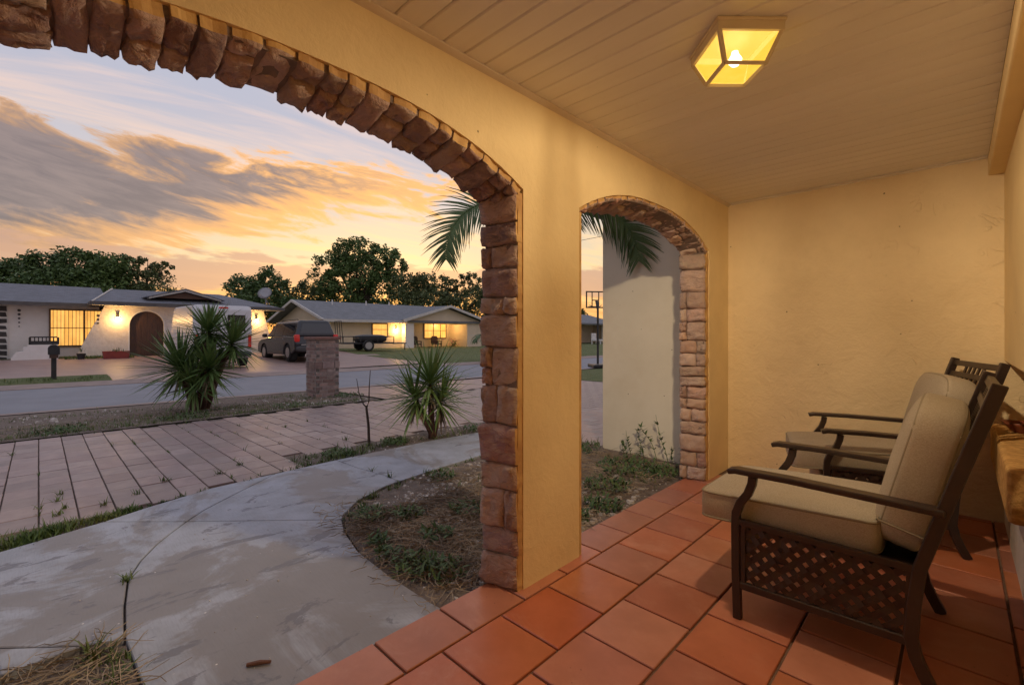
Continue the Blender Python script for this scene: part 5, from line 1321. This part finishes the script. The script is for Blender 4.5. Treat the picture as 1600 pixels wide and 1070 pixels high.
hb('windscreen', glass_dk, lambda b: b.add([(1.36, -.78, 1.075), (1.36, .78, 1.075), (.66, .58, 1.665), (.66, -.58, 1.665)], [(0, 1, 2, 3)]), cb)
hb('bumper', mat('bumper_grey', (.05, .05, .052), .5), lambda b: b.superbox((-2.36, 0, .50), .24, 1.82, .26, .3, .4, 24, 10), suv, smooth=True)
hb('trim_strip', chrome, lambda b: b.box(-2.45, -2.40, -.7, .7, .66, .69), suv)
for s_ in (-1, 1): hb('roof_rail', black_m, lambda b: b.tube([(-1.8, s_ * .56, 1.735), (-1.7, s_ * .56, 1.78), (0, s_ * .56, 1.79), (.1, s_ * .56, 1.745)], .018, 6), suv)

van = thing('parked_van', (-21.1, 4.65, .0), 'tall white cargo van parked behind the large yucca', 'van', R(180))
van.location.z = gz(-21.1, 4.6) + .012
vl = [(-2.1, .42), (-2.12, 1.0), (-2.10, 2.12), (-2.02, 2.26), (.95, 2.28), (1.20, 2.18), (1.85, 1.25), (2.35, 1.05), (2.45, .6), (2.42, .35), (1.9, .28)] + arc(1.45, .34, .42, 0, math.pi) + [(.95, .28), (-.95, .28)] + arc(-1.35, .34, .42, 0, math.pi) + [(-1.8, .32)]
vb = hb('body', van_paint, lambda b: loft(b, vl, [(-.93, .07), (-.89, .02), (-.78, 0), (.78, 0), (.89, .02), (.93, .07)]), van, bevel=.03)
for sgn in (-1, 1):
    for x in (1.45, -1.35): wheel(van, x, sgn * .80, .345, .22, sgn)
    hb('tail_light', tail_red, lambda b: b.box(-2.145, -2.09, sgn * .84 - .055, sgn * .84 + .055, .72, 1.20), vb, bevel=.015)
    hb('rear_door', van_paint, lambda b: b.box(-2.135, -2.11, sgn * .40 - .375, sgn * .40 + .375, .52, 2.10), vb, bevel=.01)
    hb('rear_window', glass_dk, lambda b: b.box(-2.142, -2.134, sgn * .40 - .29, sgn * .40 + .29, 1.32, 1.92), vb)
    hb('side_window', glass_dk, lambda b: b.add([(1.05, sgn * .925, 1.30), (1.68, sgn * .925, 1.30), (1.20, sgn * .90, 2.02), (1.0, sgn * .90, 2.02)], [(0, 1, 2, 3)]), vb)
hb('brake_light', tail_red, lambda b: b.box(-2.10, -2.03, -.14, .14, 2.15, 2.20), vb)
hb('bumper', mat('van_bumper', (.03, .04, .045), .5), lambda b: b.superbox((-2.14, 0, .50), .20, 1.80, .20, .3, .4, 24, 10), van, smooth=True)

# utility trailer
tl = thing('utility_trailer', (-25.7, 13.75, gz(-26.3, 13.1)), 'black utility trailer with raised ramp gate beside the tan house', 'trailer', RT + R(35))
def bars(b, lst, r=.025):
    for p, q in lst: b.tube([p, q], r, 4)
hb('bed', black_m, lambda b: b.box(-1.5, 1.5, -.75, .75, .42, .50), tl)
hb('rail', black_m, lambda b: bars(b, [((x, s * .75, .45), (x, s * .75, .85)) for x in (-1.5, -.5, .5, 1.5) for s in (-1, 1)] + [((-1.5, s * .75, .85), (1.5, s * .75, .85)) for s in (-1, 1)] + [((1.5, -.75, .85), (1.5, .75, .85))]), tl)
hb('ramp', black_m, lambda b: bars(b, [((-1.5, y, .45), (-1.6, y, 1.75)) for y in (-.72, -.25, .25, .72)] + [((-1.5 - .1 * k, -.72, .45 + 1.3 * k), (-1.5 - .1 * k, .72, .45 + 1.3 * k)) for k in (0, 1)], .022), tl)
hb('tongue', black_m, lambda b: bars(b, [((1.5, -.6, .42), (2.6, 0, .42)), ((1.5, .6, .42), (2.6, 0, .42)), ((2.5, 0, .42), (2.5, 0, .0))], .035), tl)
for s in (-1, 1): wheel(tl, -.1, s * .90, .32, .20, s)
hb('load', black_m, lambda b: b.superbox((.3, 0, .72), 1.9, 1.1, .5, .5, .6, 20, 10), tl)
# small palm by the tan house
sp2 = thing('young_palm', (*pos(762, 22).to_tuple()[:2], -.15), 'young palm with one frond showing left of the pier, beyond the street', 'palm')
MB().tube([(0, 0, -.1), (0, 0, 1.2)], [.1, .08], 8).build('trunk', bark, sp2)
for k in range(9):
    b = MB(); frond(b, (0, 0, 1.15), RT + math.pi + k * .698, 1.0, .8, 2.2, .35, 20, .04); b.build('frond', palm_m, sp2, raw=True)
# utility wire far behind the small arch
p, q = pos(880, 40), pos(1000, 36)
tag(MB().tube([(p.x, p.y, 9.0), (q.x, q.y, 9.4)], .02, 4).build('utility_wire', black_m), 'thin dark overhead wire in the sky of the small arch', 'wire')
